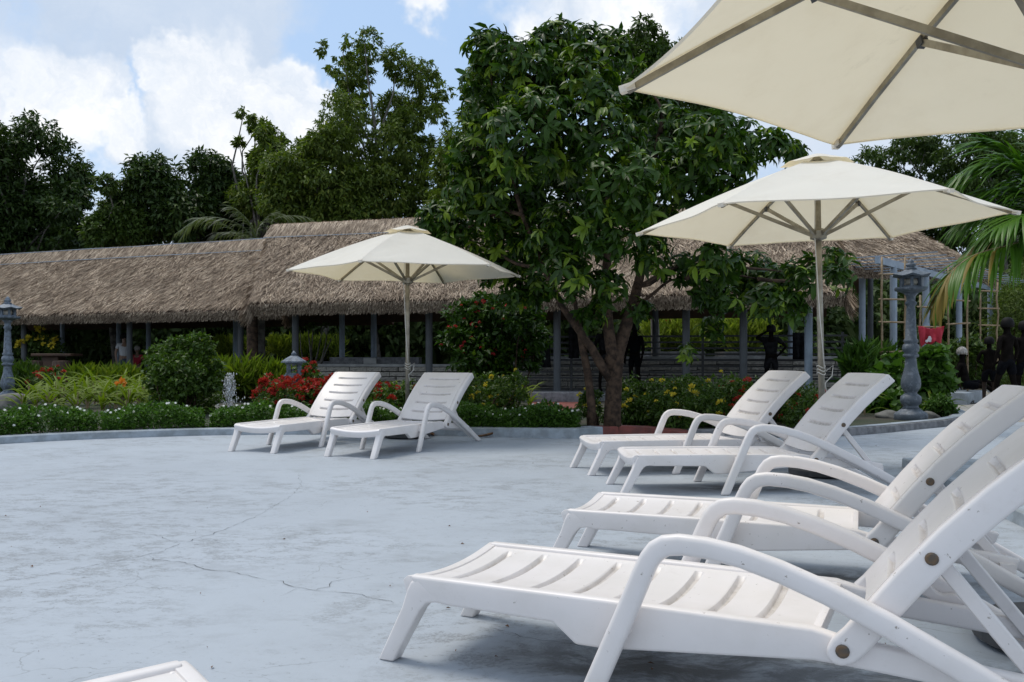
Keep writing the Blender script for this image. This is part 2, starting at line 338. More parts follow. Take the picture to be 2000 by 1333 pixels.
# ------------------------------------------------------------------ ground: deck, kerbs, beds, paving
def sheet(name, pts, z, mat):
    me = bpy.data.meshes.new(name); bm = bmesh.new()
    f = bm.faces.new([bm.verts.new((p[0], p[1], z)) for p in pts])
    if f.normal.z < 0: f.normal_flip()
    f.normal_update()
    bmesh.ops.triangulate(bm, faces=bm.faces); bmesh.ops.recalc_face_normals(bm, faces=bm.faces)
    for q in bm.faces:
        if q.normal.z < 0: q.normal_flip()
    bm.to_mesh(me); bm.free(); return structure(obj(name, me, mat))
sheet('garden_ground', [(-700, -40), (700, -40), (700, 1200), (-700, 1200)], -.03, M['soil'])
K1 = [(-8.9, 7.4), (-7.6, 8.9)] + [tuple(gnd(x, y)[:2]) for x, y in ((0, 868), (100, 862), (200, 857.5), (300, 854), (400, 851), (520, 849.5), (640, 849.5), (760, 850.5), (860, 851.5), (930, 853), (1040, 856), (1125, 857), (1178, 853))]
KR = [tuple(gnd(x, y)[:2]) for x, y in ((1178, 853), (1215, 850), (1260, 849.5), (1310, 852), (1350, 856))]
K2 = [tuple(gnd(x, y)[:2]) for x, y in ((1350, 856), (1450, 856), (1560, 855), (1660, 852), (1740, 845), (1800, 838.5), (1850, 833.5), (1882, 827), (1893, 818), (1880, 811), (1850, 807.5))]
edge = K1 + KR[1:] + K2[1:8]
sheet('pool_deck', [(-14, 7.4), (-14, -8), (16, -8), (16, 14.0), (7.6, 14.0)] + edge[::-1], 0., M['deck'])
sheet('paved_path', [(7.0, 14.0), (16, 14.0), (40, 14.0), (40, 34), (14, 27), (9.4, 21.5), (8.4, 18.4), (7.9, 15.6)], -.004, M['pave'])
def kerb(name, pts, mat, w=.2, h=.1, z0=-.02, back=True, top=None):
    mb = MB(); P = [np.array(p, float) for p in pts]; m = len(P); V = []
    for i, p in enumerate(P):
        d = unit(P[min(i + 1, m - 1)] - P[max(i - 1, 0)]); n = np.array([-d[1], d[0]]) * (1 if back else -1)
        hh = h[i] if isinstance(h, (list, tuple)) else h
        q = p + n * w
        V += [(p[0], p[1], z0), (p[0] + n[0] * .006, p[1] + n[1] * .006, hh - .012), (p[0] + n[0] * .018, p[1] + n[1] * .018, hh), (q[0], q[1], hh), (q[0], q[1], z0)]
    Fc = [(5 * i + k, 5 * i + k + 1, 5 * i + 6 + k, 5 * i + 5 + k) for i in range(m - 1) for k in range(4)] + [(0, 1, 2, 3, 4), tuple(5 * (m - 1) + k for k in range(5))]
    mb.add(V, Fc); return structure(mb.build(name, mat))
kerb('kerb', K1, M['kerb'], .24, [.09] * 10 + [.1, .11, .12, .125, .125, .125, .125][:len(K1) - 10])
kerb('red_kerb', KR, M['redkerb'], .24, [.12, .12, .1, .08, .05])
kerb('planter_kerb', K2, M['rough'], .22, .1)
# blue painted top of the planter kerb, a thin coat over rough concrete
pc = MB(); P = [np.array(p) for p in K2[3:]]; V = []
for i, p in enumerate(P):
    d = unit(P[min(i + 1, len(P) - 1)] - P[max(i - 1, 0)]); n = np.array([-d[1], d[0]])
    for q in (.03, .19): V.append((p[0] + n[0] * q, p[1] + n[1] * q, .105))
pc.add(V, [(2 * i, 2 * i + 2, 2 * i + 3, 2 * i + 1) for i in range(len(P) - 1)]); structure(pc.build('kerb_paint', M['kerb']))
kerb('pool_kerb', [(3.62, 8.25), (3.42, 7.2), (3.2, 6.1), (3.04, 5.2), (2.98, 4.0), (3.02, 2.5), (3.2, 0)], M['kerb'], .7, .09)
# soil in the beds
beds = [(-8.9, 7.7)] + [(p[0], p[1] + .2) for p in edge] + [(7.2, 16.5), (8.2, 20), (8, 23), (-20, 27), (-22, 10)]
sheet('planting_bed', beds, .045, M['soil'])
gp = gnd(450, 806)
sheet('gravel_patch', [tuple(gp[:2] + np.array([math.cos(a) * 1.9, math.sin(a) * 1.3 + .3]) * (1 + .08 * math.sin(3 * a))) for a in np.linspace(0, 2 * math.pi, 24, endpoint=False)], .052, M['gravel'])
sheet('garden_path', [tuple(gnd(x, y)[:2]) for x, y in ((1040, 808), (1130, 808), (1150, 790), (1120, 778), (1045, 778), (1030, 795))], .052, M['redkerb'])

# cracks running over the deck
ck = MB()
def crack(pts, w, seed):
    r = np.random.default_rng(seed); Q = []
    P = [gnd(*p)[:2] for p in pts]
    for a, b in zip(P[:-1], P[1:]):
        k = max(2, int(np.linalg.norm(b - a) / .035)); d = unit(b - a); n = np.array([-d[1], d[0]])
        for i in range(k): Q.append(a + (b - a) * i / k + n * r.normal(0, .0085))
    Q.append(P[-1]); V = []
    for i, q in enumerate(Q):
        d = unit(Q[min(i + 1, len(Q) - 1)] - Q[max(i - 1, 0)]); n = np.array([-d[1], d[0]])
        ww = w * .62 * max(.15, r.normal(1, .6)) * (1 if 0 < i < len(Q) - 1 else .1)
        V += [(*(q + n * ww), .003), (*(q - n * ww), .003)]
    ck.add(V, [(2 * i, 2 * i + 1, 2 * i + 3, 2 * i + 2) for i in range(len(Q) - 1)])
crack([(-60, 1142), (60, 1130), (150, 1112), (230, 1096), (290, 1085), (340, 1068), (390, 1052), (440, 1034), (500, 1010)], .0020, 1)
crack([(500, 1010), (560, 975), (588, 950), (583, 925)], .0011, 11)
crack([(290, 1086), (312, 1096), (360, 1100), (410, 1115), (455, 1118), (500, 1130), (560, 1140), (588, 1150), (620, 1156), (690, 1160), (735, 1170), (770, 1180)], .0018, 2)
crack([(345, 1062), (300, 1046), (250, 1038), (190, 1030)], .0012, 3); crack([(390, 1053), (470, 1063), (540, 1068), (640, 1080)], .0012, 4)
crack([(588, 1150), (545, 1166)], .0012, 5); crack([(620, 1156), (650, 1138), (720, 1126), (790, 1118)], .0012, 6); crack([(960, 1225), (1040, 1248), (1120, 1262), (1230, 1290), (1330, 1280)], .0016, 8)
tag(ck.build('deck_cracks', M['crack']), kind='stuff')
for (px, py, rz, lab) in ((948, 853, .3, 'dry brown leaf by the rear foot of the lounger, against the kerb'), (842, 850, 2., 'curled dry brown leaf under the lounger beside the dark umbrella base')):
    q = gnd(px, py + 2); mb = MB(); V = []
    for i in range(7):
        s = i / 6; w = .045 * math.sin(math.pi * min(.97, max(.03, s))); V += [(.2 * s - .1, w, .012 + .035 * s * s + .02), (.2 * s - .1, 0, .008 + .03 * s * s), (.2 * s - .1, -w, .012 + .035 * s * s + .015)]
    mb.add(V, [(3 * i + k, 3 * i + 1 + k, 3 * i + 4 + k, 3 * i + 3 + k) for i in range(6) for k in (0, 1)])
    o = mb.build('dry_leaf', M['dry'], smooth=True); o.location = q; o.rotation_euler = (0, 0, rz); tag(o, lab, 'leaf')

r = np.random.default_rng(31); n = 70; q = MB()
for k in range(n):
    g = gnd(r.uniform(-50, 1900), 858 + 460 * r.random() ** 1.3); s_ = .004 + .011 * r.random() ** 3; a = r.random() * 6.3; c, d = math.cos(a) * s_, math.sin(a) * s_
    q.add([(g[0] - c, g[1] - d, .004), (g[0] + d * .4, g[1] - c * .4, .008 + s_ * .3), (g[0] + c, g[1] + d, .005), (g[0] - d * .4, g[1] + c * .4, .006)], [(0, 1, 2, 3)])
tag(q.build('leaf_litter', M['dry']), kind='stuff')

# ------------------------------------------------------------------ foliage tools
def diamonds(P, D, Nn, L, Wd, curl=.15):           # one folded four-cornered leaf per point
    D = unit(D); S = unit(np.cross(D, Nn)); Nn = np.cross(S, D); L = np.broadcast_to(np.asarray(L, float), (len(P),))[:, None]; Wd = np.broadcast_to(np.asarray(Wd, float), (len(P),))[:, None]
    a = P; b = P + D * L * .45 + S * Wd * .5 + Nn * Wd * .18; c = P + D * L - Nn * L * curl; d = P + D * L * .45 - S * Wd * .5 + Nn * Wd * .18
    V = np.stack([a, b, c, d], 1).reshape(-1, 3); i = np.arange(len(P))[:, None] * 4
    return V, np.concatenate([np.concatenate([i, i + 1, i + 2], 1), np.concatenate([i, i + 2, i + 3], 1)], 0)
LEAF_V = np.array([(0, 0, 0), (.3, .27, .07), (.3, 0, 0), (.3, -.27, .07), (.68, .25, -.02), (.68, 0, -.09), (.68, -.25, -.02), (1, 0, -.27)]) * np.array([1, .62, 1])   # x along the leaf
LEAF_F = [(0, 2, 1), (0, 3, 2), (1, 2, 5), (1, 5, 4), (2, 3, 6), (2, 6, 5), (4, 5, 7), (5, 6, 7)]
def rand_unit(n, r=rng): return unit(r.normal(size=(n, 3)))
def blob_points(blobs, n, r, clump=.3, per=28, flat=.9):
    B = np.array(blobs, float); w = B[:, 3] ** 2.2; w /= w.sum()
    nc = max(4, n // per); bi = r.choice(len(B), nc, p=w)
    cd_ = rand_unit(nc, r); rad = B[bi, 3] * r.random(nc) ** .28
    C = B[bi, :3] + cd_ * rad[:, None] * np.array([1, 1, flat])
    k = r.integers(0, nc, n); cs = B[bi, 3][k] * clump * (.6 + .8 * r.random(n)) * r.random(n) ** .4
    P = C[k] + rand_unit(n, r) * cs[:, None] * np.array([1.1, 1.1, .7])
    out = unit(P - B[bi, :3][k])
    return P, out
def leaf_mass(name, blobs, n, L, mat, parent=None, seed=1, droop=.4, asp=.42, clump=.3, per=28):
    r = np.random.default_rng(seed); P, O = blob_points(blobs, n, r, clump, per)
    D = unit(O * .6 + rand_unit(n, r) * .9 + np.array([0, 0, -droop])); Nn = unit(rand_unit(n, r) * .8 + np.array([0, 0, .9]) + O * .5)
    ln = L * (.6 + .8 * r.random(n)); V, Fc = diamonds(P, D, Nn, ln, ln * asp)
    return obj(name, mesh_np(name, V, Fc), mat, parent)

# ------------------------------------------------------------------ thatched pavilions
def thatch_slab(mb, a, b, c, d, th):                # a,b eave; d,c ridge; thick slab hanging below the top face
    n = np.cross(b - a, d - a); n = n / np.linalg.norm(n); n = n if n[2] > 0 else -n
    P = [a, b, c, d] + [q - n * th for q in (a, b, c, d)]
    mb.add(P, [(0, 1, 2, 3), (7, 6, 5, 4), (0, 4, 5, 1), (1, 5, 6, 2), (2, 6, 7, 3), (3, 7, 4, 0)]); return n
def strands(a, b, c, d, n_, cnt, r, L=.22, wd=.0155, out=.07):
    u = r.random(cnt); v = .03 + r.random(cnt) * .97
    P = (a + (b - a) * u[:, None]) * (1 - v[:, None]) + (d + (c - d) * u[:, None]) * v[:, None]
    dn = unit((a + b - c - d)[None, :])[0]; al = unit((b - a)[None, :])[0]
    tilt = r.normal(0, .42, cnt) + .28 * np.sin(P[:, 0] * 2.7 + P[:, 2] * 3.3 + 2 * np.sin(P[:, 0] * 1.3)) + .2 * np.sin(P[:, 0] * 7.1 - P[:, 2] * 5)
    D = unit(dn + al * tilt[:, None] + n_ * (.12 + .22 * r.random(cnt))[:, None] + np.array([0, 0, -.12]))
    ln = L * (.5 + r.random(cnt)); S = unit(np.cross(D, n_ + rand_unit(cnt, r) * .7)); w = wd * (.6 + .9 * r.random(cnt))
    P = P + n_ * (.004 + out * r.random(cnt))[:, None]
    V = np.stack([P - S * w[:, None] * .5, P + S * w[:, None] * .5, P + D * ln[:, None] + S * w[:, None] * .2, P + D * ln[:, None] - S * w[:, None] * .2], 1).reshape(-1, 3)
    return V
def pavilion(name, A, B, label, ze=2.34, zr=4.65, run=3.0, th=.3, ext=(0, 0), cnt=16000, posts=(), back=(), plinth=.0, seed=1, pipes=(.0,), cap=True, z0=0.):
    r = np.random.default_rng(seed); A = np.array([*A, ze]); B = np.array([*B, ze]); al = unit((B - A)[None])[0]; bk = np.array([-al[1], al[0], 0]); Ln = np.linalg.norm(B - A)
    root = empty(name, (A + (B - A) / 2)[:2].tolist() + [0], 0, label, 'pavilion'); inv = Matrix.Translation(-root.location)
    off = np.array(root.location)
    C = B + bk * run + al * ext[1] + np.array([0, 0, zr - ze]); D = A + bk * run - al * ext[0] + np.array([0, 0, zr - ze])
    A2 = A + bk * run * 2; B2 = B + bk * run * 2
    mb = MB(); n1 = thatch_slab(mb, A - off, B - off, C - off, D - off, th); n2 = thatch_slab(mb, B2 - off, A2 - off, D - off, C - off, th)
    mb.build('roof_core', M['wood'], root)
    Vs = [strands(A - off, B - off, C - off, D - off, n1, cnt, r), strands(B2 - off, A2 - off, D - off, C - off, n2, cnt // 9, r, .4, .04)]
    # ragged fringe along the front eave and the gable ends
    e = cnt // 7; u = r.random(e); P = A - off + (B - A) * u[:, None] - n1 * (r.random(e) * th)[:, None]
    Dd = unit(np.array([0, 0, -1.]) - bk * .55 + al * r.normal(0, .3, e)[:, None] + rand_unit(e, r) * .1); S = unit(np.cross(Dd, bk + rand_unit(e, r) * .5)); w = .012; ln = (.02 + .08 * r.random(e))[:, None]
    Vs.append(np.stack([P - S * w, P + S * w, P + Dd * ln + S * w * .4, P + Dd * ln - S * w * .4], 1).reshape(-1, 3))
    for g0, g1, sg in ((A, D, -1), (B, C, 1)):
        e = cnt // 8; u = r.random(e); P = g0 - off + (g1 - g0) * u[:, None] - n1 * (r.random(e) * th)[:, None]
        dn = unit((g0 - g1)[None])[0]; Dd = unit(dn + al * sg * (.15 + .4 * r.random(e))[:, None] + np.array([0, 0, -.25]) + rand_unit(e, r) * .15); S = unit(np.cross(Dd, al + rand_unit(e, r) * .5)); ln = (.2 + .35 * r.random(e))[:, None]
        Vs.append(np.stack([P - S * w, P + S * w, P + Dd * ln + S * w * .4, P + Dd * ln - S * w * .4], 1).reshape(-1, 3))
    if cap:                                         # bundled ridge
        mb = MB(); k = 24; R_ = [(D - off) + (C - D) * i / k + np.array([0, 0, r.normal(0, .012)]) for i in range(k + 1)]
        V = []
        for q in R_: V += [q - bk * .55 + np.array([0, 0, -.42]), q - bk * .34 + np.array([0, 0, -.17]), q - bk * .12 + np.array([0, 0, .08]), q + bk * .12 + np.array([0, 0, .08]), q + bk * .55 + np.array([0, 0, -.42])]
        mb.add(V, [(5 * i + j, 5 * i + j + 1, 5 * i + 6 + j, 5 * i + 5 + j) for i in range(k) for j in range(4)]); mb.build('ridge_cap', M['thatch'], root)
        e = cnt // 4; u = r.random(e); t = r.random(e); P = (D - off) + (C - D) * u[:, None] + (-bk * .12 + np.array([0, 0, .085])) + (-bk * .30 + np.array([0, 0, -.30])) * t[:, None]
        Dd = unit(-bk * .5 + np.array([0, 0, -.62]) + al * r.normal(0, .12, e)[:, None] + (-bk * .1 + np.array([0, 0, .06]))); S = unit(np.cross(Dd, -bk + rand_unit(e, r) * .4)); P = P + (-bk * .03 + np.array([0, 0, .02])) * r.random(e)[:, None]; ln = (.1 + .2 * r.random(e))[:, None]
        Vs.append(np.stack([P - S * .012, P + S * .012, P + Dd * ln + S * .005, P + Dd * ln - S * .005], 1).reshape(-1, 3))
        e = cnt // 10; u = r.random(e); P = (D - off) + (C - D) * u[:, None] + np.array([0, 0, .06]); Dd = unit(np.array([0, 0, .6]) + al * r.normal(0, .8, e)[:, None] - bk * r.normal(.4, .4, e)[:, None]); S = unit(np.cross(Dd, bk)); ln = (.03 + .07 * r.random(e))[:, None]
        Vs.append(np.stack([P - S * .01, P + S * .01, P + Dd * ln + S * .004, P + Dd * ln - S * .004], 1).reshape(-1, 3))
        for dz in pipes:
            mb = MB(); q0 = D - off - bk * (.16 + dz * 1.0) + np.array([0, 0, .09 - dz]); q1 = C - off - bk * (.16 + dz * 1.0) + np.array([0, 0, .09 - dz])
            mb.tube([q0 + (q1 - q0) * i / 10 + np.array([0, 0, r.normal(0, .006)]) for i in range(11)], .014, 6); mb.build('ridge_pipe', M['post'], root)
    V = np.concatenate(Vs); i = np.arange(len(V) // 4)[:, None] * 4
    st = obj('thatch', mesh_np('thatch', V, np.concatenate([i, i + 1, i + 2, i + 3], 1)), M['thatch'], root); st['kind'] = 'stuff'
    # eave beam, ridge beam, rafters
    mb = MB(); q = bk * .75 + np.array([0, 0, .25]); mb.bar(A + q - off, B + q - off, .12, .16); mb.build('eave_beam', M['wood'], root)
    mb = MB(); q = bk * (2 * run - .75) + np.array([0, 0, .25]); mb.bar(A + q - off, B + q - off, .12, .16); mb.build('eave_beam', M['wood'], root)
    k = max(3, int(Ln / 1.1)); mb = MB()
    for i in range(k + 1):
        t = (i + .5) / (k + 1); e0 = A + (B - A) * t - off - n1 * (th + .04); e1 = D + (C - D) * t - off - n1 * (th + .04); mb.bar(e0 + (e1 - e0) * .02, e1, .07, .08)
    mb.build('rafters', M['wood'], root)
    for row, depth in ((posts, .8), (back, 2 * run - .8)):
        for s, kind in row:                         # s = metres along the eave
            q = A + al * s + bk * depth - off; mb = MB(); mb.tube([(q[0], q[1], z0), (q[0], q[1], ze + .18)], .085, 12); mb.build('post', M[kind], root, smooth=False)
    if plinth:
        mb = MB(); c = (A + B2) / 2 - off; mb.box((c[0], c[1], plinth / 2 + .0), (Ln / 2 - .6, run - .55, plinth / 2), math.atan2(al[1], al[0])); mb.build('plinth', M['rough'], root)
    return root
def along(A, B, px, depth=.8):                      # metres along an eave where a post at that depth shows at photograph column px
    A = np.array(A, float); B = np.array(B, float); al = unit((B - A)[None])[0]; bk = np.array([-al[1], al[0]]); k = (px - 1000) / F; q = A + bk * depth
    return float((k * q[1] - q[0]) / (al[0] - k * al[1]))
def py2(px, Y): return ((px - 1000) / F * Y, Y)
PA, PB_ = (-21.5, 30.2), (-6.1, 24.0)
pavilion('thatched_pavilion', PA, PB_, 'long low thatched pavilion with two pipes along its ridge, behind the left lamp post',
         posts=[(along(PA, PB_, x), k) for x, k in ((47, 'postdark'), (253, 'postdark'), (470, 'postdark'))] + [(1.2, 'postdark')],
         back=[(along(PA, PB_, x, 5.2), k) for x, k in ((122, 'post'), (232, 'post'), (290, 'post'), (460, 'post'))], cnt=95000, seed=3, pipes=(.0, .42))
QA, QB = (-6.45, 21.8), (6.75, 18.0)
pavilion('thatched_pavilion', QA, QB, 'thatched pavilion with higher ridge, stretching behind the leafy tree', ext=(1.1, -.2),
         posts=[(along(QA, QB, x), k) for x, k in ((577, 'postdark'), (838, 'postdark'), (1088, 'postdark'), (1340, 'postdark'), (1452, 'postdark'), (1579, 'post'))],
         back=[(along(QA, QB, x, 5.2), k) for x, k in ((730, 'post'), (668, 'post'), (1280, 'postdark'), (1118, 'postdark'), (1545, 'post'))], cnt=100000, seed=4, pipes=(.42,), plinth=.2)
ra, rb = py2(1640, 22.5), py2(1930, 24.0)
pavilion('thatched_house', ra, rb, 'taller thatched building behind the pergola at the right', ze=3.35, zr=5.2, run=2.6, ext=(.2, -1.3), cnt=26000,
         posts=[(along(ra, rb, 1684), 'post'), (along(ra, rb, 1810), 'post')], back=[(along(ra, rb, 1700, 4.4), 'postdark')], seed=5, cap=False)

# ------------------------------------------------------------------ stone walls, railing
def stone_wall(name, a, b, z0, z1, label, courses, blen, seed, thick=.3, capmat='cap'):
    r = np.random.default_rng(seed); a = np.array(a, float); b = np.array(b, float); Ln = np.linalg.norm(b - a); d = (b - a) / Ln; rz = math.atan2(d[1], d[0])
    root = empty(name, (*a, 0), rz, label, 'wall'); nrm = -1
    mb = MB(); mb.box((Ln / 2, thick / 2 + .03, (z0 + z1) / 2), (Ln / 2, thick / 2, (z1 - z0) / 2)); mb.build('wall_core', M['mortar'], root)
    mb = MB(); mb.box((Ln / 2, thick / 2, z1 + .035), (Ln / 2 + .05, thick / 2 + .07, .035)); mb.build('coping', M[capmat], root, bevel=.008, seg=1)
    proto = []
    for k in range(5):
        mb = MB(); P = []
        for z in (-.5, .5):
            for x, y in ((-.5, 0), (.5, 0), (.5, 1), (-.5, 1)): P.append((x + r.normal(0, .02), y * .06, z + r.normal(0, .035)))
        mb.add(P, [(3, 2, 1, 0), (4, 5, 6, 7), (0, 1, 5, 4), (1, 2, 6, 5), (2, 3, 7, 6), (3, 0, 4, 7)])
        me = mb.mesh('stone_block'); bm = bmesh.new(); bm.from_mesh(me); bmesh.ops.bevel(bm, geom=bm.edges[:], offset=.012, segments=1, affect='EDGES'); bm.to_mesh(me); bm.free()
        me.materials.append(M['stone'] if k % 2 else M['stone2']); proto.append(me)
    ch = (z1 - z0) / courses
    for c in range(courses):
        x = -r.random() * blen
        while x < Ln:
            L = blen * (.6 + .9 * r.random()); x0, x1 = max(x, 0), min(x + L, Ln); x += L
            if x1 - x0 < .06: continue
            o = obj('stone_block', proto[r.integers(0, 5)], None, root, ((x0 + x1) / 2, -.028 - .015 * r.random(), z0 + (c + .5) * ch)); o.scale = (x1 - x0 - .022, 1, ch - .022)
    return root
stone_wall('stone_wall', py2(618, 23.4), py2(925, 22.9), .02, .78, 'low stone block wall under the middle pavilion, left of the flowering shrub', 6, .42, 11)
stone_wall('stone_wall', py2(985, 24.2), py2(1668, 22.6), .1, .98, 'long stone block wall behind the dark rail, beyond the leafy tree', 6, .48, 12)
stone_wall('stone_wall', py2(118, 26.5), py2(262, 30.5), -.05, .62, 'curved garden wall of pale blocks seen under the left pavilion', 5, .5, 13)
mb = MB(); c = at(735, 705, 24.2); ped = empty('bench_slab', (c[0], c[1], 0), 0, 'grey slab bench with pale post foot on the low stone wall', 'bench')
mb.box((0, 0, .93), (1.2, .35, .1)); mb.build('slab', M['rough'], ped); mb = MB(); mb.box((-.1, -.42, .93), (.17, .06, .075)); mb.build('foot_block', M['cap'], ped)
ra_, rb_ = np.array(py2(985, 22.3)), np.array(py2(1655, 20.6)); rl = empty('railing', (*ra_, 0), math.atan2(*(rb_ - ra_)[::-1]), 'dark horizontal bar railing inside the thatched pavilion behind the leafy tree', 'railing'); Ln = float(np.linalg.norm(rb_ - ra_))
for i in range(8):
    mb = MB(); mb.box((Ln / 2, 0, .52 + i * .145), (Ln / 2, .018, .022)); mb.build('rail_bar', M['rail'], rl)
for i in range(6):
    mb = MB(); mb.box((.1 + i * (Ln - .2) / 5, .045, .82), (.03, .025, .8)); mb.build('rail_post', M['rail'], rl)
# stone bench group seen under the left pavilion
g = at(112, 690, 27); tb = empty('stone_table', (g[0], g[1], 0), 0, 'stone garden table under the left pavilion by yellow flowers', 'table')
mb = MB(); mb.box((0, 0, 1.10), (.6, .4, .04)); mb.build('table_top', M['wood'], tb, bevel=.02); mb = MB(); mb.box((-.1, 0, .53), (.25, .25, .53)); mb.build('table_base', M['wood'], tb, bevel=.03)
for (x, lab) in ((66, 'brown stump stool left of the stone garden table'), (120, 'brown stump stool nearest the pale garden wall')):
    g = at(x, 705, 26); mb = MB(); mb.lathe([(.0, .3), (.24, .3), (.27, .5), (.25, .85), (.23, .97), (0, .98)], n=14); o = mb.build('stump_stool', M['wood'], smooth=False); o.location = (g[0], g[1], -.05); tag(o, lab, 'stool', 'stump stools')
# step block beside the entrance path
g = gnd(1072, 790); mb = MB(); mb.box((0, .35, .12), (.75, .35, .14)); o = mb.build('entrance_step', M['rough'], bevel=.015); o.location = g; structure(o)

# ------------------------------------------------------------------ trees
def limb(mb, pts, r0, r1, n=8): 
    m = len(pts); mb.tube(pts, [r0 + (r1 - r0) * i / (m - 1) for i in range(m)], n)
def bend(a, b, k, amp, r):
    a, b = np.array(a, float), np.array(b, float); o = r.normal(0, amp, 3); o2 = r.normal(0, amp * .5, 3)
    return [a + (b - a) * t + o * math.sin(math.pi * t) + o2 * math.sin(2 * math.pi * t) for t in np.linspace(0, 1, k)]
def bgtree(name, label, Y, blobs, n, L, mat, bark, trunk, seed, dy=1.2, droop=.5, asp=.4, clump=.3, per=26, tr=.16):
    r = np.random.default_rng(seed); W_ = []
    for x, y, q in blobs:
        for k in range(2):
            c = at(x + r.normal(0, q * .12), y + r.normal(0, q * .1), Y); W_.append((c[0], c[1] + r.normal(0, dy), c[2], q / F * Y * (.92 if k == 0 else .75)))
    base = np.array([(trunk - 1000) / F * Y, Y, 0.]); root = empty(name, base, 0, label, 'tree', 'trees beyond the pavilions')
    Wb = np.array(W_); Wb[:, :3] -= base
    leaf_mass('crown', Wb, n, L, mat, root, seed, droop, asp, clump, per)['kind'] = 'stuff'
    top = Wb[Wb[:, 2].argmax()]; zt = top[2]; mb = MB(); tp = bend((0, 0, -.1), (top[0] * .7, top[1] * .7, zt * .86), 9, .25, r); limb(mb, tp, tr, .03, 9)
    for w in Wb[r.permutation(len(Wb))[:16]]:
        k = min(7, max(2, int(9 * max(.2, (w[2] - w[3] * .6) / zt) - 2))); limb(mb, bend(tp[k], w[:3], 5, .3, r), tr * .42, .015, 6)
    mb.build('trunk', bark, root, smooth=True); return root
bgtree('broadleaf_tree', 'dark dense tree at the far left edge against the white cloud', 37, [(20, 300, 60), (75, 270, 48), (105, 330, 52), (20, 390, 90), (125, 385, 45), (148, 430, 35), (70, 450, 80), (-60, 330, 110), (150, 470, 30), (-40, 450, 100)], 45500, 0.24, M['darkleaf'], M['bark2'], 20, 21)
bgtree('broadleaf_tree', 'rounded dark green tree behind the long pavilion, right of the sky gap', 36, [(335, 372, 52), (410, 340, 52), (298, 405, 42), (455, 380, 50), (370, 430, 85), (460, 440, 60), (260, 450, 50)], 38500, 0.23, M['darkleaf'], M['bark2'], 360, 22)
bgtree('broadleaf_tree', 'small lighter green tree at the left foot of the rounded dark tree', 34, [(245, 370, 26), (230, 410, 40), (215, 450, 40), (260, 440, 40)], 12250, 0.19, M['midleaf'], M['bark2'], 235, 23, .6)
bgtree('slender_tree', 'slender thin-crowned tree leaning up left of the tallest olive tree', 35, [(484, 228, 17), (498, 240, 20), (515, 256, 22), (530, 272, 24), (540, 285, 18), (522, 300, 26), (505, 318, 26), (488, 300, 12), (530, 325, 28), (545, 345, 28), (510, 355, 36), (530, 390, 44), (490, 400, 40)], 13125, 0.19, M['olive'], M['bark2'], 520, 24, .6, .7)
bgtree('tall_tree', 'tallest olive green tree with open feathery crown, left of the big leafy tree', 34, [(715, 92, 38), (665, 105, 25), (770, 120, 36), (690, 150, 45), (650, 130, 18), (820, 140, 42), (855, 155, 24), (675, 190, 36), (760, 195, 55), (835, 190, 34), (690, 245, 55), (800, 250, 45), (850, 235, 26), (770, 290, 60), (680, 300, 45), (835, 290, 36), (720, 340, 60), (810, 350, 50), (740, 400, 80), (840, 410, 60)], 37800, 0.18, M['olive'], M['bark2'], 750, 25, 1., .75, .36, .22, 22)
bgtree('broadleaf_tree', 'broad olive green tree spreading below and left of the tallest tree', 33, [(600, 290, 36), (570, 310, 36), (640, 300, 36), (590, 350, 55), (650, 370, 60), (560, 400, 55), (640, 430, 60), (700, 430, 55)], 29750, 0.19, M['olive'], M['bark2'], 610, 26, 1., .7)
bgtree('tall_tree', 'yellowish green tree peeping out behind the left side of the big leafy tree', 30, [(945, 130, 36), (930, 180, 32), (960, 230, 50), (925, 230, 30), (900, 300, 40), (880, 330, 40), (940, 330, 50), (880, 400, 50), (930, 420, 60)], 22750, 0.17, M['olive'], M['bark2'], 930, 27, .8, .7)
bgtree('tall_tree', 'fine-leaved tree top rising between the big leafy tree and the large parasol', 28, [(1262, 60, 28), (1225, 85, 26), (1300, 85, 30), (1260, 120, 50), (1320, 140, 40), (1280, 190, 60), (1370, 230, 50)], 19250, 0.16, M['midleaf'], M['bark2'], 1280, 28, .8, .6)
bgtree('tall_tree', 'tall thin-trunked tree with sky gaps behind the right parasol', 38, [(1690, 315, 30), (1740, 300, 36), (1800, 290, 45), (1760, 350, 46), (1840, 330, 50), (1850, 280, 40), (1720, 400, 40), (1820, 400, 55), (1880, 450, 50), (1790, 440, 50), (1840, 480, 40)], 22750, 0.19, M['midleaf'], M['bark2'], 1840, 29, 1.2, .6)
bgtree('tall_tree', 'pale-trunked tree behind the palm at the right edge', 36, [(1900, 290, 45), (1960, 280, 50), (2030, 300, 70), (1920, 350, 45), (1990, 360, 60), (1960, 420, 45), (1900, 420, 50), (2010, 430, 60)], 21000, 0.19, M['midleaf'], M['bark2'], 1965, 30, 1.2, .6)
bgtree('broadleaf_tree', 'dark low tree with sky showing through, beyond the pergola end', 42, [(1960, 470, 30), (1985, 520, 36), (2040, 480, 60), (1940, 540, 30), (2060, 400, 60)], 10500, 0.20, M['darkleaf'], M['bark2'], 1990, 31, 1., .5)
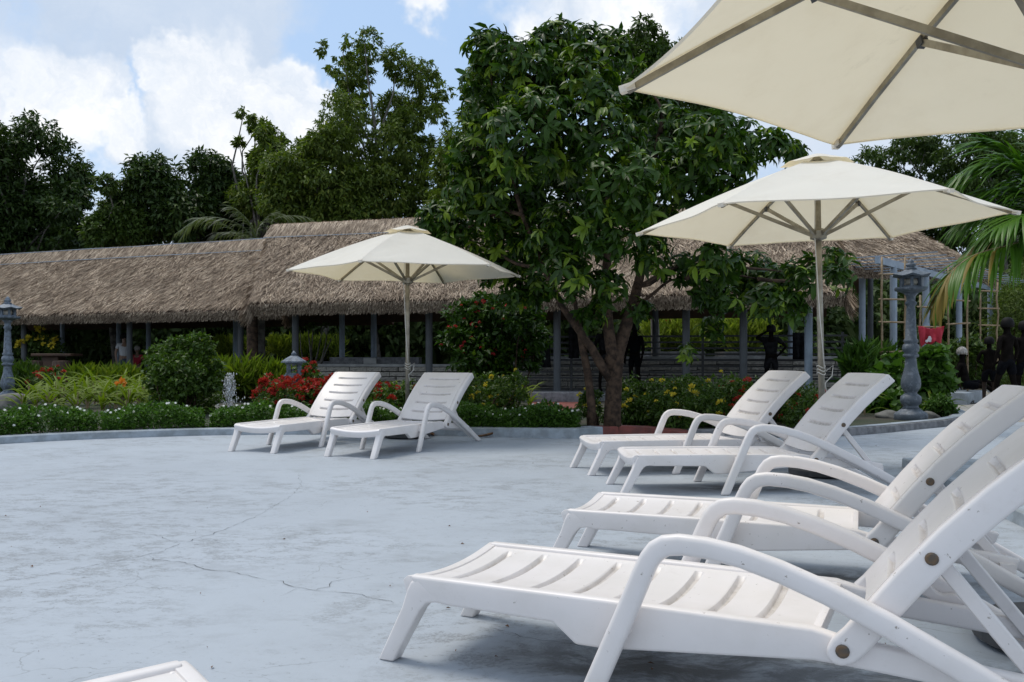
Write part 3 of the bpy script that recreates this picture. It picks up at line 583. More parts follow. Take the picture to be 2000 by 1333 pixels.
# undergrowth that closes the view under the roofs
def undergrowth(name, x0, x1, Y0, Y1, z, n, L, mat, seed, base=0.):
    r = np.random.default_rng(seed); B = []
    for t in np.linspace(0, 1, 46):
        Y = Y0 + (Y1 - Y0) * t; X = ((x0 + (x1 - x0) * t) - 1000) / F * Y
        for k in range(3): h = z * (.18 + .34 * k) * (.85 + .3 * r.random()); B.append((X + r.normal(0, .4), Y + r.normal(0, .7) + k * .5, base + h, .95 + .5 * r.random()))
    o = leaf_mass(name, B, n, L, mat, None, seed, .5, .5, .45, 40); o['kind'] = 'stuff'
    mb = MB()
    k = 60; V = []                                   # the solid inner thicket, uneven
    for i in range(k + 1):
        t = i / k; Y = Y0 + (Y1 - Y0) * t + 1.6 + r.normal(0, .25); X = ((x0 + (x1 - x0) * t) - 1000) / F * Y
        hh = z * (.86 + .16 * r.random()); V += [(X, Y - .5, base - .1), (X, Y - .3 + r.normal(0, .2), base + hh * .5), (X, Y + .2, base + hh), (X, Y + 1.5, base + hh * .9), (X, Y + 1.8, base - .1)]
    mb.add(V, [(5 * i + j, 5 * i + j + 1, 5 * i + 6 + j, 5 * i + 5 + j) for i in range(k) for j in range(4)])
    q = mb.build(name, mat); q['kind'] = 'stuff'; return o
undergrowth('undergrowth', -250, 1000, 37, 33, 4.4, 26000, .34, M['under'], 41)
undergrowth('undergrowth', 930, 2300, 31, 33, 3.6, 26000, .32, M['under'], 42)
undergrowth('treeline', -300, 2400, 52, 50, 7.5, 22000, .6, M['darkleaf'], 43)

# the big leafy tree
def leafy_tree():
    r = np.random.default_rng(5); Y = 11.9; base = gnd(1196, 852); base[1] = 11.75; base[0] = (1196 - 1000) / F * 11.75; base[2] = .04
    root = empty('leafy_tree', base, 0, 'big leafy tree with several stems rising from the red kerb, hiding much of the pavilion', 'tree')
    spec = [(955, 95, 42), (1000, 110, 40), (950, 150, 45), (1085, 85, 45), (1135, 95, 48), (1190, 100, 42), (1040, 150, 70), (1140, 165, 75), (960, 220, 60), (1220, 170, 55), (930, 290, 55), (1040, 260, 90), (1160, 270, 90), (1260, 250, 70), (1320, 270, 65), (1390, 270, 60), (1450, 285, 50), (1510, 290, 38), (1550, 300, 24), (1410, 330, 55), (1340, 340, 60), (920, 370, 52), (860, 430, 38), (835, 440, 24), (990, 370, 85), (1110, 370, 90), (1220, 360, 80), (900, 455, 45), (990, 460, 70), (1090, 460, 70), (1190, 450, 60), (1280, 420, 55), (960, 520, 40), (1040, 540, 45), (1110, 540, 45), (1010, 580, 32), (1180, 560, 36),
            (1270, 500, 34), (1330, 520, 34), (1400, 515, 42), (1460, 540, 52), (1530, 555, 46), (1570, 530, 30), (1630, 510, 30), (1640, 545, 22), (1500, 590, 36), (1420, 590, 34), (1545, 600, 26), (1380, 560, 36), (1250, 600, 24), (1395, 640, 24), (1160, 610, 22), (1340, 690, 14)]
    B = []
    for x, y, q in spec:
        dy = .35 * math.sqrt(max(q, 10) / 50) * r.normal(0, 2.2); Yq = Y + max(-1.5, min(1.8, dy)); Yq = max(Yq, 12.9) if x < 1060 and y > 400 else Yq; c = at(x, y, Yq); B.append((*(c - base), q / F * Yq))
    B = np.array(B)
    nc = 4300; w = B[:, 3] ** 1.9; w /= w.sum(); bi = r.choice(len(B), nc, p=w); cdv = rand_unit(nc, r); C = B[bi, :3] + cdv * (B[bi, 3] * r.random(nc) ** .33)[:, None]
    up = unit(cdv * .8 + rand_unit(nc, r) * .6 + np.array([0, 0, .7])); Ps, Ds, Ns, Ls, Ys = [], [], [], [], []; YG = (r.random(nc) < .17) * (.35 + .65 * r.random(nc)); SZ = r.random(nc); DR = .2 + .8 * r.random(nc)
    for k in range(7):                               # whorls of large leaves at the twig tips
        a = 2 * math.pi * k / 7 + r.random(nc) * .6; s1 = unit(np.cross(up, rand_unit(nc, r))); s2 = np.cross(up, s1)
        if k == 0: S1, S2 = s1, s2
        d = S1 * np.cos(a)[:, None] + S2 * np.sin(a)[:, None]
        D = unit(d + up * (.35 + r.normal(0, .25, nc))[:, None] + np.array([0, 0, -1.]) * DR[:, None] + r.normal(0, .2, (nc, 3))); keep = r.random(nc) < .86
        Ps.append((C + up * .02)[keep]); Ys.append(YG[keep]); Ds.append(D[keep]); Ns.append(unit(up + rand_unit(nc, r) * .25)[keep]); Ls.append(((.10 + .095 * r.random(nc)) * (.7 + .6 * SZ))[keep])
    P, D, Nn, L, YV = map(np.concatenate, (Ps, Ds, Ns, Ls, Ys)); S = unit(np.cross(Nn, D)); Nn = np.cross(D, S)
    near = np.argsort(P[:, 1] - .4 * L)[:300]; mask = np.ones(len(P), bool); mask[near] = False
    Q = P[mask]; V = (Q[:, None, :] + (LEAF_V[None, :, 0:1] * D[mask][:, None, :] + LEAF_V[None, :, 1:2] * S[mask][:, None, :] * .95 + LEAF_V[None, :, 2:3] * Nn[mask][:, None, :]) * L[mask][:, None, None]).reshape(-1, 3)
    Fc = (np.array(LEAF_F)[None] + (np.arange(len(Q)) * 8)[:, None, None]).reshape(-1, 3)
    o = obj('crown', mesh_np('crown', V, Fc), M['tree'], root); o['kind'] = 'stuff'; o.data.attributes.new('young', 'FLOAT', 'POINT').data.foreach_set('value', np.repeat(YV[mask], 8).astype(np.float32))
    lv = LEAF_V * np.array([1, .95, 1]); lm = mesh_np('leaf', lv, LEAF_F); lm.materials.append(M['tree'])
    for i in near:
        q = obj('leaf', lm, None, root); m = Matrix.Identity(4)
        for j in range(3): m[j][0], m[j][1], m[j][2], m[j][3] = D[i, j] * L[i], S[i, j] * L[i], Nn[i, j] * L[i], P[i, j]
        q.matrix_local = m
    def loc(x, y, dY=0.): return at(x, y, 11.75 + dY) - base
    mb = MB()
    tr = [(0, 0, -.1), loc(1196, 810), loc(1200, 740), loc(1206, 690), loc(1222, 640), loc(1235, 600), loc(1250, 540, .2), loc(1262, 440, .3), loc(1275, 330, .3), loc(1290, 250, .3)]
    limb(mb, tr, .125, .03, 14)
    limb(mb, [loc(1190, 720), loc(1196, 690, -.05), loc(1188, 640, -.05), loc(1182, 560), loc(1190, 450), loc(1170, 330), loc(1150, 200), loc(1150, 110)], .095, .02, 10)
    limb(mb, [loc(1196, 745), loc(1172, 710, -.08), loc(1155, 680, -.1), loc(1130, 645, -.1), loc(1098, 600, -.1), loc(1060, 520), loc(1020, 420, .1), loc(980, 280, .1), loc(955, 130, .1)], .07, .015, 9)
    st = MB(); limb(st, [loc(1157, 856), loc(1155, 790), loc(1148, 730, -.02), loc(1138, 680, -.05), loc(1132, 640, -.06)], .062, .045, 9)
    for a, b in (((1132, 640), (1085, 470)), ((1250, 560), (1400, 500)), ((1240, 600), (1340, 545)), ((1340, 545), (1480, 545)), ((1262, 440), (1370, 330)), ((1275, 330), (1440, 280)), ((1190, 470), (1080, 380)), ((1060, 520), (920, 470)), ((1170, 330), (1050, 200)), ((1150, 220), (1200, 100)), ((980, 290), (930, 260)), ((1290, 260), (1260, 150)), ((1400, 500), (1560, 540)), ((1185, 560), (1100, 520)), ((1020, 420), (860, 435)), ((1400, 510), (1420, 600)), ((1270, 400), (1190, 290)), ((1370, 330), (1430, 340)), ((1480, 545), (1630, 520)), ((1245, 560), (1330, 500))):
        limb(mb, bend(loc(*a, r.normal(0, .08)), loc(*b, abs(r.normal(0, .5)) + (1.2 if b[0] < 1000 else .2)), 7, .07, r), .032, .008, 6)
    mb.build('trunk', M['bark'], root, smooth=True); st.build('stem', M['bark'], root, smooth=True)
    tw = MB()
    for i in r.choice(nc, 420, replace=False):
        c = C[i]; b = B[bi[i], :3]; tw.tube([b + (c - b) * .1, (b + c) / 2 + r.normal(0, .03, 3), c], [.008, .006, .004], 4)
    q = tw.build('twigs', M['bark'], root); q['kind'] = 'stuff'
leafy_tree()

# ------------------------------------------------------------------ palms
def leaflet(L, w, d, droop, seg=5):                  # blade from the origin along d, drooping
    V = []; p = np.zeros(3); d = np.array(d, float); s = unit(np.cross(d, [0, 0, 1.])[None])[0]
    for i in range(seg + 1):
        t = i / seg; ww = w * (.5 + 1.0 * t if t < .35 else .85 * (1 - ((t - .35) / .65) ** 1.6) + .03)
        V += [p + s * ww / 2 + np.array([0, 0, -.3 * ww]), p.copy(), p - s * ww / 2 + np.array([0, 0, -.3 * ww])]
        d = unit((d + np.array([0, 0, -droop / seg]))[None])[0]; p = p + d * L / seg
    Fc = [(3 * i + k, 3 * i + 1 + k, 3 * i + 4 + k, 3 * i + 3 + k) for i in range(seg) for k in (0, 1)]
    return V, Fc
def frond(root, pts, n, L, mat, seed, single, w=.03, dry=0., droop=1., rad=.016, alt=None):
    r = np.random.default_rng(seed); P = [np.array(p, float) for p in pts]; m = 24
    def ev(t):                                       # smooth curve through the control points
        k = len(P) - 1; x = min(t * k, k - 1e-6); i = int(x); f = x - i
        p0, p1, p2, p3 = P[max(i - 1, 0)], P[i], P[i + 1], P[min(i + 2, k)]
        return .5 * (2 * p1 + (p2 - p0) * f + (2 * p0 - 5 * p1 + 4 * p2 - p3) * f * f + (3 * p1 - p0 - 3 * p2 + p3) * f ** 3)
    mb = MB(); C = [ev(i / m) for i in range(m + 1)]; limb(mb, C, rad, rad * .25, 6); fr = mb.build('frond', M['bamboo'] if dry > .5 else mat, root, smooth=True)
    jm = MB(); jd = MB()
    for i in range(n):
        t = .12 + .88 * (i // 2 + .5) / (n / 2); sd_ = 1 if i % 2 else -1; q = ev(t); tg = unit((ev(min(t + .02, 1)) - ev(t - .02))[None])[0]
        sv = unit(np.cross(tg, [0, 0, 1.])[None])[0] * sd_; d = unit((sv * (.85 - .35 * t) + tg * (.45 + .6 * t) + np.array([0, 0, .18]) + r.normal(0, .09, 3))[None])[0]
        V, Fc = leaflet(L * (.28 + .72 * math.sin(math.pi * min(1, .2 + .78 * t))) * (.85 + .3 * r.random()), w * (.8 + .4 * r.random()), d, droop * (.7 + .6 * r.random()))
        isdry = r.random() < dry * max(0, (t - .35) * 1.6); V = [v + q for v in V]
        if single:
            s_ = MB(); s_.add(V, Fc); s_.build('leaflet', M['palmdry'] if isdry else mat, fr, smooth=True)
        else: (jd if isdry else jm).add(V, Fc)
    if jm.v: jm.build('leaflets', mat, fr, smooth=True)['kind'] = 'stuff'
    if jd.v: jd.build('leaflets', M['palmdry'], fr, smooth=True)['kind'] = 'stuff'
def palm_right():
    Y = 12.4; c = at(2070, 455, Y); base = np.array([c[0], c[1], 0.]); root = empty('coconut_palm', base, 0, 'coconut palm leaning its drooping fronds in from the right edge', 'palm')
    mb = MB(); limb(mb, [(0.15, .1, -.05), (.1, .06, .8), (.03, .02, 1.7), (0, 0, c[2])], .15, .12, 12); mb.build('trunk', M['bark2'], root, smooth=True)
    L = lambda x, y, dY=0.: at(x, y, Y + dY) - base
    frond(root, [L(2068, 455), L(2030, 462, -.1), L(1975, 478, -.2), L(1900, 500, -.3), L(1852, 540, -.35), L(1828, 590, -.35)], 110, 1.0, M['palm'], 61, True, .06, .9, 1.6)
    frond(root, [L(2068, 450), L(2025, 400, .2), L(1965, 372, .3), L(1915, 378, .4), L(1860, 400, .4)], 80, 1.0, M['palm'], 62, True, .062, 0., 1.2)
    frond(root, [L(2070, 450), L(2045, 350, .1), L(2025, 280, .15), L(1990, 240, .2)], 54, 1.0, M['palm'], 63, True, .06, 0., .7)
    frond(root, [L(2070, 452), L(2030, 425, -.3), L(2000, 420, -.55), L(1945, 445, -.7)], 56, .95, M['palm'], 64, True, .06, .1, 1.2)
    frond(root, [L(2070, 452), L(2025, 380, .1), L(1985, 330, .2), L(1925, 320, .3), L(1870, 345, .35)], 90, .95, M['palm'], 75, False, .06, 0., 1.3)
    frond(root, [L(2070, 455), L(2030, 430, .4), L(1985, 405, .5), L(1930, 410, .6), L(1870, 440, .7)], 90, 1.0, M['palm'], 77, False, .06, 0., 1.2)
    frond(root, [L(2070, 455), L(2035, 390, .3), L(1995, 330, .4), L(1950, 290, .5), L(1915, 280, .5)], 80, .95, M['palm'], 78, False, .06, 0., 1.)
    frond(root, [L(2070, 455), L(2025, 440, .0), L(1990, 440, .0), L(1930, 460, .1), L(1880, 500, .1)], 90, .95, M['palm'], 76, False, .06, 0.2, 1.5)
    r = np.random.default_rng(65)
    for k in range(7):
        a = R(-75 + k * 28); d = np.array([math.cos(a), math.sin(a), 0]); h = c[2]
        frond(root, [(0, 0, h), d * .5 + [0, 0, h + .45], d * 1.2 + [0, 0, h + .6], d * 1.9 + [0, 0, h + .2], d * 2.3 + [0, 0, h - .5]], 60, .75, M['palm'], 66 + k, False, .04, 0., 1.3)
palm_right()
def palm_small():
    Y = 29.5; c = at(510, 492, Y); base = np.array([c[0], c[1], 0.]); root = empty('palm_tree', base, 0, 'greyish feathery palm whose fronds show above the ridge of the long pavilion', 'palm')
    mb = MB(); limb(mb, [(0, 0, 0), (0, 0, c[2])], .16, .1, 10); mb.build('trunk', M['bark2'], root, smooth=True); L = lambda x, y, dY=0.: at(x, y, Y + dY) - base
    for i, (q, dry) in enumerate((([(508, 490), (470, 440), (400, 425), (345, 455)], 0), ([(508, 488), (490, 440), (465, 412), (450, 405)], 0), ([(512, 488), (535, 430), (560, 422), (600, 425), (622, 440)], 0), ([(510, 488), (440, 440), (410, 428), (380, 432), (350, 470)], 0), ([(512, 490), (500, 455), (520, 425), (540, 415)], 0), ([(512, 490), (480, 460), (430, 455), (415, 470)], .0))):
        frond(root, [L(x, y, (i - 2.5) * .25) for x, y in q], 60, .75, M['palmgrey'], 80 + i, False, .045, 0, 1.3, .02)
palm_small()

# ------------------------------------------------------------------ shrubs, hedges, flowers
def flower_head(name, mat, n, rad, L, seed):
    r = np.random.default_rng(seed); O = rand_unit(n, r); O[:, 2] = np.abs(O[:, 2]) * .9 + .05; O = unit(O); P = O * rad * .5
    V, Fc = diamonds(P, O + rand_unit(n, r) * .5, rand_unit(n, r) + O, L, L * .7, .05); me = mesh_np(name, V, Fc); me.materials.append(mat); return me
HEAD = {k: [flower_head('flower_head', M[k], 22, .05, .045, 90 + i) for i in range(3)] for k in ('red', 'crimson', 'yellow', 'orange')}
def shrub(name, label, cat, Y, blobs, n, L, mat, seed, heads=None, nh=0, hs=1., stems=((0, 0),), dy=.35, bark='bark', asp=.45, clump=.35, base_px=None, group=None, hb=None, per=20):
    r = np.random.default_rng(seed); W_ = []
    for x, y, q in blobs: c = at(x, y, Y + r.normal(0, dy)); W_.append((*c, q / F * Y))
    bx = base_px or sum(b[0] for b in blobs) / len(blobs); base = np.array([(bx - 1000) / F * Y, Y, .03]); root = empty(name, base, 0, label, cat, group); B = np.array(W_); B[:, :3] -= base
    B[:, 2] = np.maximum(B[:, 2], B[:, 3] * .6)
    leaf_mass('foliage', B, n, L, mat, root, seed, .25, asp, clump, per)['kind'] = 'stuff'
    mb = MB(); k = min(len(B), 9)
    for w in B[r.permutation(len(B))[:k]]: limb(mb, bend((w[0] * .35 + r.normal(0, .05), w[1] * .3, -.05), w[:3], 5, .06, r), .022, .006, 6)
    mb.build('stems', M[bark], root, smooth=True)
    if heads and nh:
        HB_ = B if hb is None else B[list(hb)]; w = HB_[:, 3] ** 2; w /= w.sum(); bi = r.choice(len(HB_), nh, p=w); d = rand_unit(nh, r); d[:, 1] = -np.abs(d[:, 1]); d[:, 2] = d[:, 2] * .7 + .35; d = unit(d)
        P = HB_[bi, :3] + d * (HB_[bi, 3] * (1.0 + .18 * r.random(nh)))[:, None]
        for p in P:
            o = obj('flower_head', HEAD[heads][r.integers(0, 3)], None, root, p); s = hs * (.7 + .7 * r.random()); o.scale = (s, s, s); o.rotation_euler = (r.normal(0, .4), r.normal(0, .4), r.random() * 6)
    return root
def row(x0, x1, y, q, step): return [(x, y + (5 if i % 2 else -5), q) for i, x in enumerate(np.arange(x0, x1 + 1, step))]
shrub('red_flower_bush', 'dense red flowering bush left of the first white lounger', 'bush', 13.6, row(535, 640, 768, 27, 26) + row(525, 660, 792, 28, 26), 5200, .07, M['shrub'], 101, 'red', 190, 1.0)
shrub('red_flower_bush', 'thinner red flowering bush seen between the two left loungers', 'bush', 13.4, row(690, 815, 772, 26, 24) + row(690, 815, 795, 26, 26), 4600, .07, M['shrub'], 102, 'red', 44, .9)
shrub('red_flower_bush', 'small red flowering bush just right of the little stone lantern', 'bush', 16.0, [(597, 728, 20), (608, 742, 20), (590, 745, 18), (600, 760, 18)], 2200, .07, M['shrub'], 103, 'red', 22, 1.)
shrub('red_flower_bush', 'red flowering bush beside the dark post under the left pavilion', 'bush', 19.5, [(90, 735, 20), (108, 735, 18), (98, 750, 22), (75, 745, 16)], 2000, .08, M['shrub'], 104, 'red', 22, .95)
shrub('yellow_flower_hedge', 'clipped hedge with few yellow flowers right of the second white lounger', 'hedge', 13.0, row(905, 1010, 760, 28, 26) + row(900, 1015, 790, 28, 26), 6500, .06, M['shrub'], 105, 'yellow', 26, .62)
shrub('yellow_flower_hedge', 'long hedge with yellow flowers right of the big tree trunk', 'hedge', 12.6, row(1235, 1405, 770, 34, 28) + row(1225, 1410, 805, 36, 32) + row(1240, 1400, 832, 26, 36), 12500, .06, M['shrub'], 106, 'yellow', 48, .7)
shrub('yellow_flower_hedge', 'small yellow flowered bush left of the slim stem of the big tree', 'hedge', 12.7, [(1140, 800, 14), (1146, 775, 12), (1158, 795, 14), (1170, 820, 20), (1165, 770, 10)], 1700, .055, M['shrub'], 107, 'yellow', 10, .6)
shrub('red_flower_bush', 'dark hedge with red flowers behind the two middle loungers', 'bush', 12.9, [(1440, 755, 24), (1465, 750, 22), (1415, 772, 22), (1398, 790, 20)] + row(1425, 1600, 775, 26, 26) + row(1420, 1610, 805, 30, 28) + row(1420, 1600, 830, 24, 32), 9500, .065, M['shrub'], 108, 'red', 95, .8)
shrub('red_hibiscus', 'tall hibiscus shrub with scattered red blooms in front of the middle pavilion', 'shrub', 15.0, [(950, 600, 32), (905, 625, 34), (980, 605, 34), (1020, 620, 32), (940, 650, 44), (1000, 655, 46), (890, 668, 28), (1045, 660, 24), (930, 695, 36), (985, 700, 36), (1030, 690, 28), (900, 700, 24), (960, 735, 22)], 8000, .105, M['tree'], 109, 'crimson', 44, .62, dy=.3, asp=.55, base_px=985, clump=.4)
shrub('round_shrub', 'large round glossy green shrub by the fountain jet', 'shrub', 15.0, [(350, 690, 34), (385, 680, 30), (320, 700, 30), (400, 710, 28), (350, 735, 46), (395, 745, 36), (310, 735, 26), (340, 775, 40), (395, 785, 36), (300, 705, 20)], 11000, .075, M['shrub'], 110, dy=.3, base_px=355, asp=.55)
shrub('yellow_trumpet_shrub', 'shrub with yellow blossoms behind the stone garden table', 'shrub', 29.0, [(75, 668, 20), (95, 668, 18), (60, 682, 20), (105, 685, 20)], 1500, .12, M['midleaf'], 111, 'yellow', 14, 2.2)
shrub('bamboo_thicket', 'light green bamboo thicket at the right edge behind the people', 'bamboo', 25.5, [(1985, 590, 40), (2030, 560, 60), (1970, 640, 40), (2010, 650, 50), (1965, 700, 40), (2020, 710, 50), (1990, 735, 40)], 9000, .17, M['bambooleaf'], 112, asp=.2, clump=.5)
shrub('climbing_shrub', 'broad-leaved green shrub climbing at the foot of the bamboo trellis', 'shrub', 15.6, [(1735, 735, 24), (1740, 765, 24), (1730, 790, 26), (1760, 790, 22), (1705, 800, 22), (1690, 820, 18), (1745, 705, 12)], 900, .17, M['cover'], 113, asp=.85, dy=.25, clump=.6, per=8)
shrub('climbing_shrub', 'green creeper with broad leaves under the red towel', 'shrub', 15.4, [(1815, 702, 18), (1810, 730, 24), (1826, 750, 22), (1838, 722, 16), (1832, 695, 14), (1842, 757, 15), (1800, 760, 18)], 1100, .15, M['cover'], 114, asp=.8, dy=.25, clump=.6, per=8)
shrub('round_shrub', 'dark leafy shrub behind the seated person by the pergola pole', 'shrub', 21.5, [(1880, 690, 28), (1910, 680, 24), (1905, 720, 30), (1870, 725, 28), (1940, 740, 20), (1850, 690, 22)], 3600, .14, M['midleaf'], 115, asp=.5)
shrub('round_shrub', 'low mound of fine green leaves beside the stone lamp post at the right', 'shrub', 14.6, [(1835, 790, 20), (1850, 800, 17), (1820, 800, 16)], 2400, .06, M['cover'], 116, dy=.15)

def spray(name, n, h, L, w, mat, seed, lean=.55):       # clump of strap leaves; each leaf a part
    r = np.random.default_rng(seed); root = empty(name)
    for k in range(n):
        a = 2 * math.pi * (k / n) + r.normal(0, .35); hd = np.array([math.cos(a), math.sin(a), 0]); z = h * (.1 + .75 * r.random()); d = unit((hd * lean * (.5 + r.random()) + np.array([0, 0, 1.]))[None])[0]
        V, Fc = leaflet(L * (.7 + .5 * r.random()), w * (.8 + .4 * r.random()), d, 1.0 + .8 * r.random(), 5)
        mb = MB(); mb.add([v + hd * .02 + np.array([0, 0, z]) for v in V], Fc); mb.build('leaf', mat, root, smooth=True)
    mb = MB()
    for k in range(3): a = r.random() * 6; mb.tube([(0.02 * math.cos(a), .02 * math.sin(a), -.05), (.04 * math.cos(a), .04 * math.sin(a), h * .9)], [.012, .007], 5)
    mb.build('stem', M['bamboo'], root); return root
def scatter(protos, spots, labels, cat, group, seed, used):
    r = np.random.default_rng(seed)
    for i, (px, py, Y, s) in enumerate(spots):
        p = protos[i % len(protos)]; o = p if not used.get(id(p)) else copy_tree(p); used[id(p)] = 1
        if Y: c = at(px, py, Y)
        else: c = gnd(px, py)
        o.location = (c[0], c[1], c[2] if Y else .03); o.rotation_euler = (0, 0, r.random() * 6.28); o.scale = (s, s, s)
        tag(o, labels if isinstance(labels, str) else labels[i], cat, group)
ORD = 'first second third fourth fifth sixth seventh eighth ninth tenth'.split()
def ordinal(sp, rows, fmt):                        # a label of its own for each plant: its row and its place counted from a landmark
    out = [None] * len(sp)
    for nm, lo, hi in rows:
        ids = sorted([i for i, q in enumerate(sp) if lo <= q[1] < hi], key=lambda i: sp[i][0])
        for k, i in enumerate(ids): out[i] = fmt.format(ORD[k], nm)
    return out
U = {}
ps = [spray('strap_leaf_plant', 18, .42, .52, .062, M['strap'], 120 + k) for k in range(3)]
sp = [(x, y, None, s) for x, y, s in ((45, 812, .9), (70, 806, 1.05), (95, 812, 1.), (120, 804, 1.15), (148, 812, 1.), (172, 803, 1.2), (200, 811, 1.05), (226, 803, 1.25), (250, 811, 1.1), (278, 805, 1.15), (300, 812, .95), (108, 797, 1.3), (188, 796, 1.35), (240, 795, 1.3), (60, 798, 1.1), (150, 797, 1.2), (212, 800, 1.2), (272, 797, 1.2))]
scatter(ps, sp, ordinal(sp, (('front', 808, 900), ('middle', 801, 808), ('back', 0, 801)), 'strappy yellow-green plant, {} from the left lamp post in the {} row of its bed'), 'plant', 'strappy plants in the left bed', 1, U)
U = {}
pv = [spray('dracaena_plant', 14, .42, .55, .055, M['strap'], 130 + k) for k in range(3)]
sp = [(x, y, None, s) for x, y, s in ((1252, 829, 1.), (1290, 826, 1.1), (1335, 828, .95), (1372, 828, 1.0), (1405, 826, 1.05), (1440, 827, .95), (1545, 827, 1.), (1590, 826, .95), (1228, 828, .95), (1318, 822, 1.15))]
scatter(pv, sp, ordinal(sp, (('hedge', 0, 900),), 'variegated strappy plant poking above the long {1}, {0} from the big trunk'), 'plant', 'strappy plants behind the hedges', 2, U)
scatter(pv, [(1640, 826, None, .8), (1665, 818, None, 1.), (1690, 815, None, .85), (1655, 800, None, 1.05)], ['low strappy plant nearest the kerb, left of the right lamp post', 'strappy plant in the middle between parasol pole and right lamp post', 'small strappy plant close to the rock by the right lamp post', 'strappy plant right beside the right parasol pole'], 'plant', 'strappy plants by the lamp post', 3, U)
scatter(pv, [(1818, 818, None, .8), (1845, 816, None, .75)], ['strappy plant touching the base of the right lamp post on its path side', 'strappy plant at the curled end of the planter kerb'], 'plant', 'strappy plants right of the lamp post', 4, U)
scatter(pv, [(1035, 800, None, .9), (1022, 790, None, 1.), (1010, 795, None, .9)], ['strappy plant beside the red garden path, right of the clipped hedge', 'taller strappy plant behind the end of the clipped hedge', 'strappy plant half inside the end of the clipped hedge'], 'plant', 'strappy plants by the garden path', 5, U)
scatter(pv, [(645, 796, None, .9), (745, 795, None, .95), (775, 795, None, .9), (690, 793, None, 1.)], ['strappy plant at the right end of the dense red bush', 'strappy plant just left of the left parasol pole', 'strappy plant between the left parasol pole and its lounger back', 'strappy plant behind the back of the farthest left lounger'], 'plant', 'strappy plants behind the red bushes', 6, U)
for (nm, lab, Y, blobs, n, L, mt, sd_) in (
    ('leaf_bank', 'bank of bright strappy plants under the left part of the middle pavilion', 32.2, row(545, 665, 685, 16, 14) + row(540, 660, 672, 10, 17), 3200, .26, 'lime', 141),
    ('leaf_bank', 'bank of bright strappy plants left of the dark pavilion post', 32.6, row(428, 500, 688, 16, 14) + row(430, 500, 675, 10, 16), 2200, .26, 'lime', 142),
    ('leaf_bank', 'bank of lime green plants with red tips beyond the dark railing', 29.5, row(1275, 1370, 660, 22, 16) + row(1280, 1365, 640, 12, 18), 2600, .3, 'lime', 143),
    ('leaf_bank', 'bank of lime green plants framed between two dark pavilion posts', 29.3, row(1430, 1500, 660, 22, 15) + row(1440, 1495, 640, 12, 18), 2000, .3, 'lime', 144),
    ('leaf_bank', 'wide clump of mid-green strappy leaves behind the round shrub', 20.0, row(435, 545, 742, 20, 18) + row(430, 540, 762, 20, 22), 3400, .3, 'strap', 145),
    ('leaf_bank', 'green strappy bed under the left pavilion, left of the round shrub', 20.5, row(165, 270, 748, 15, 18) + row(160, 280, 765, 16, 22), 3200, .3, 'strap', 146),
    ('leaf_bank', 'dark spiky plant left of the bamboo trellis', 18.5, row(1680, 1725, 715, 22, 15) + row(1670, 1715, 740, 20, 20), 1500, .34, 'cover', 147),
    ('leaf_bank', 'low green plants behind the left lamp post', 22.0, row(-20, 75, 738, 18, 18) + row(-10, 70, 755, 14, 20), 2200, .22, 'shrub', 148)):
    r = np.random.default_rng(sd_); B = [(*at(x, y, Y + r.normal(0, .35)), q / F * Y) for x, y, q in blobs]; base = np.array([np.mean([b[0] for b in B]), Y, 0]); root = empty(nm, base, 0, lab, 'plant bank'); B = np.array(B); B[:, :3] -= base
    P, O = blob_points(B, n, r, .5, 10); D = unit(O * .5 + rand_unit(n, r) * .55 + np.array([0, 0, .8])); ln = L * (.6 + .8 * r.random(n)); V, Fc = diamonds(P, D, unit(rand_unit(n, r) + O), ln, ln * .16, .3); obj('foliage', mesh_np('foliage', V, Fc), M[mt], root)['kind'] = 'stuff'
    zb = float((B[:, 2] - B[:, 3]).min())
    if zb > .5:
        mb = MB(); x0, x1 = B[:, 0].min() - .3, B[:, 0].max() + .3; mb.box(((x0 + x1) / 2, .3, zb / 2), ((x1 - x0) / 2, .7, zb / 2)); mb.build('planter_box', M['rough'], root)
    if 'red tips' in lab:
        for k in range(12):
            o = obj('flower_head', HEAD['crimson'][k % 3], None, root, B[r.integers(0, len(B)), :3] + np.array([r.normal(0, .2), -.3, .35 + r.random() * .2])); o.scale = (2.2, 2.2, 1.4)
o = obj('orange_flower', HEAD['orange'][0], None, None, at(236, 752, 15.2)); o.scale = (1.6, 1.6, 2.2); tag(o, 'single orange blossom above the strappy plants in the left bed', 'flower')

# white-flowered border behind the kerb
r = np.random.default_rng(150); Pk = np.array(K1[1:]); seg = np.linalg.norm(np.diff(Pk, axis=0), axis=1); cs = np.concatenate([[0], np.cumsum(seg)])
def kpos(s):
    i = np.clip(np.searchsorted(cs, s) - 1, 0, len(seg) - 1); f = (s - cs[i]) / seg[i]; p = Pk[i] + (Pk[i + 1] - Pk[i]) * f[:, None]; d = unit(Pk[i + 1] - Pk[i]); return p, np.stack([-d[:, 1], d[:, 0]], 1)
n = 46000; s = r.random(n) * (cs[-1] - .25); dpt = .2 + 1.05 * r.random(n) ** 1.2; p, nn = kpos(s); hgt = (.26 + .05 * np.sin(s * 5.1) + .04 * np.sin(s * 13 + dpt * 9)) * np.minimum(1, (dpt - .16) / .16 + .1) * np.minimum(1., (cs[-1] - s) / .5 + .3)
zz = .05 + hgt * r.random(n) ** .45; P = np.concatenate([p + nn * (dpt - .1 * zz * 2 * (dpt < .4))[:, None], zz[:, None]], 1)
D = unit(np.concatenate([-nn * .5, np.full((n, 1), .35)], 1) + rand_unit(n, r) * .9); ln = .04 + .035 * r.random(n); V, Fc = diamonds(P, D, unit(rand_unit(n, r) * .6 + np.array([0, 0, 1.])), ln, ln * .5)
o = obj('border_plants', mesh_np('border_plants', V, Fc), M['cover']); o['kind'] = 'stuff'
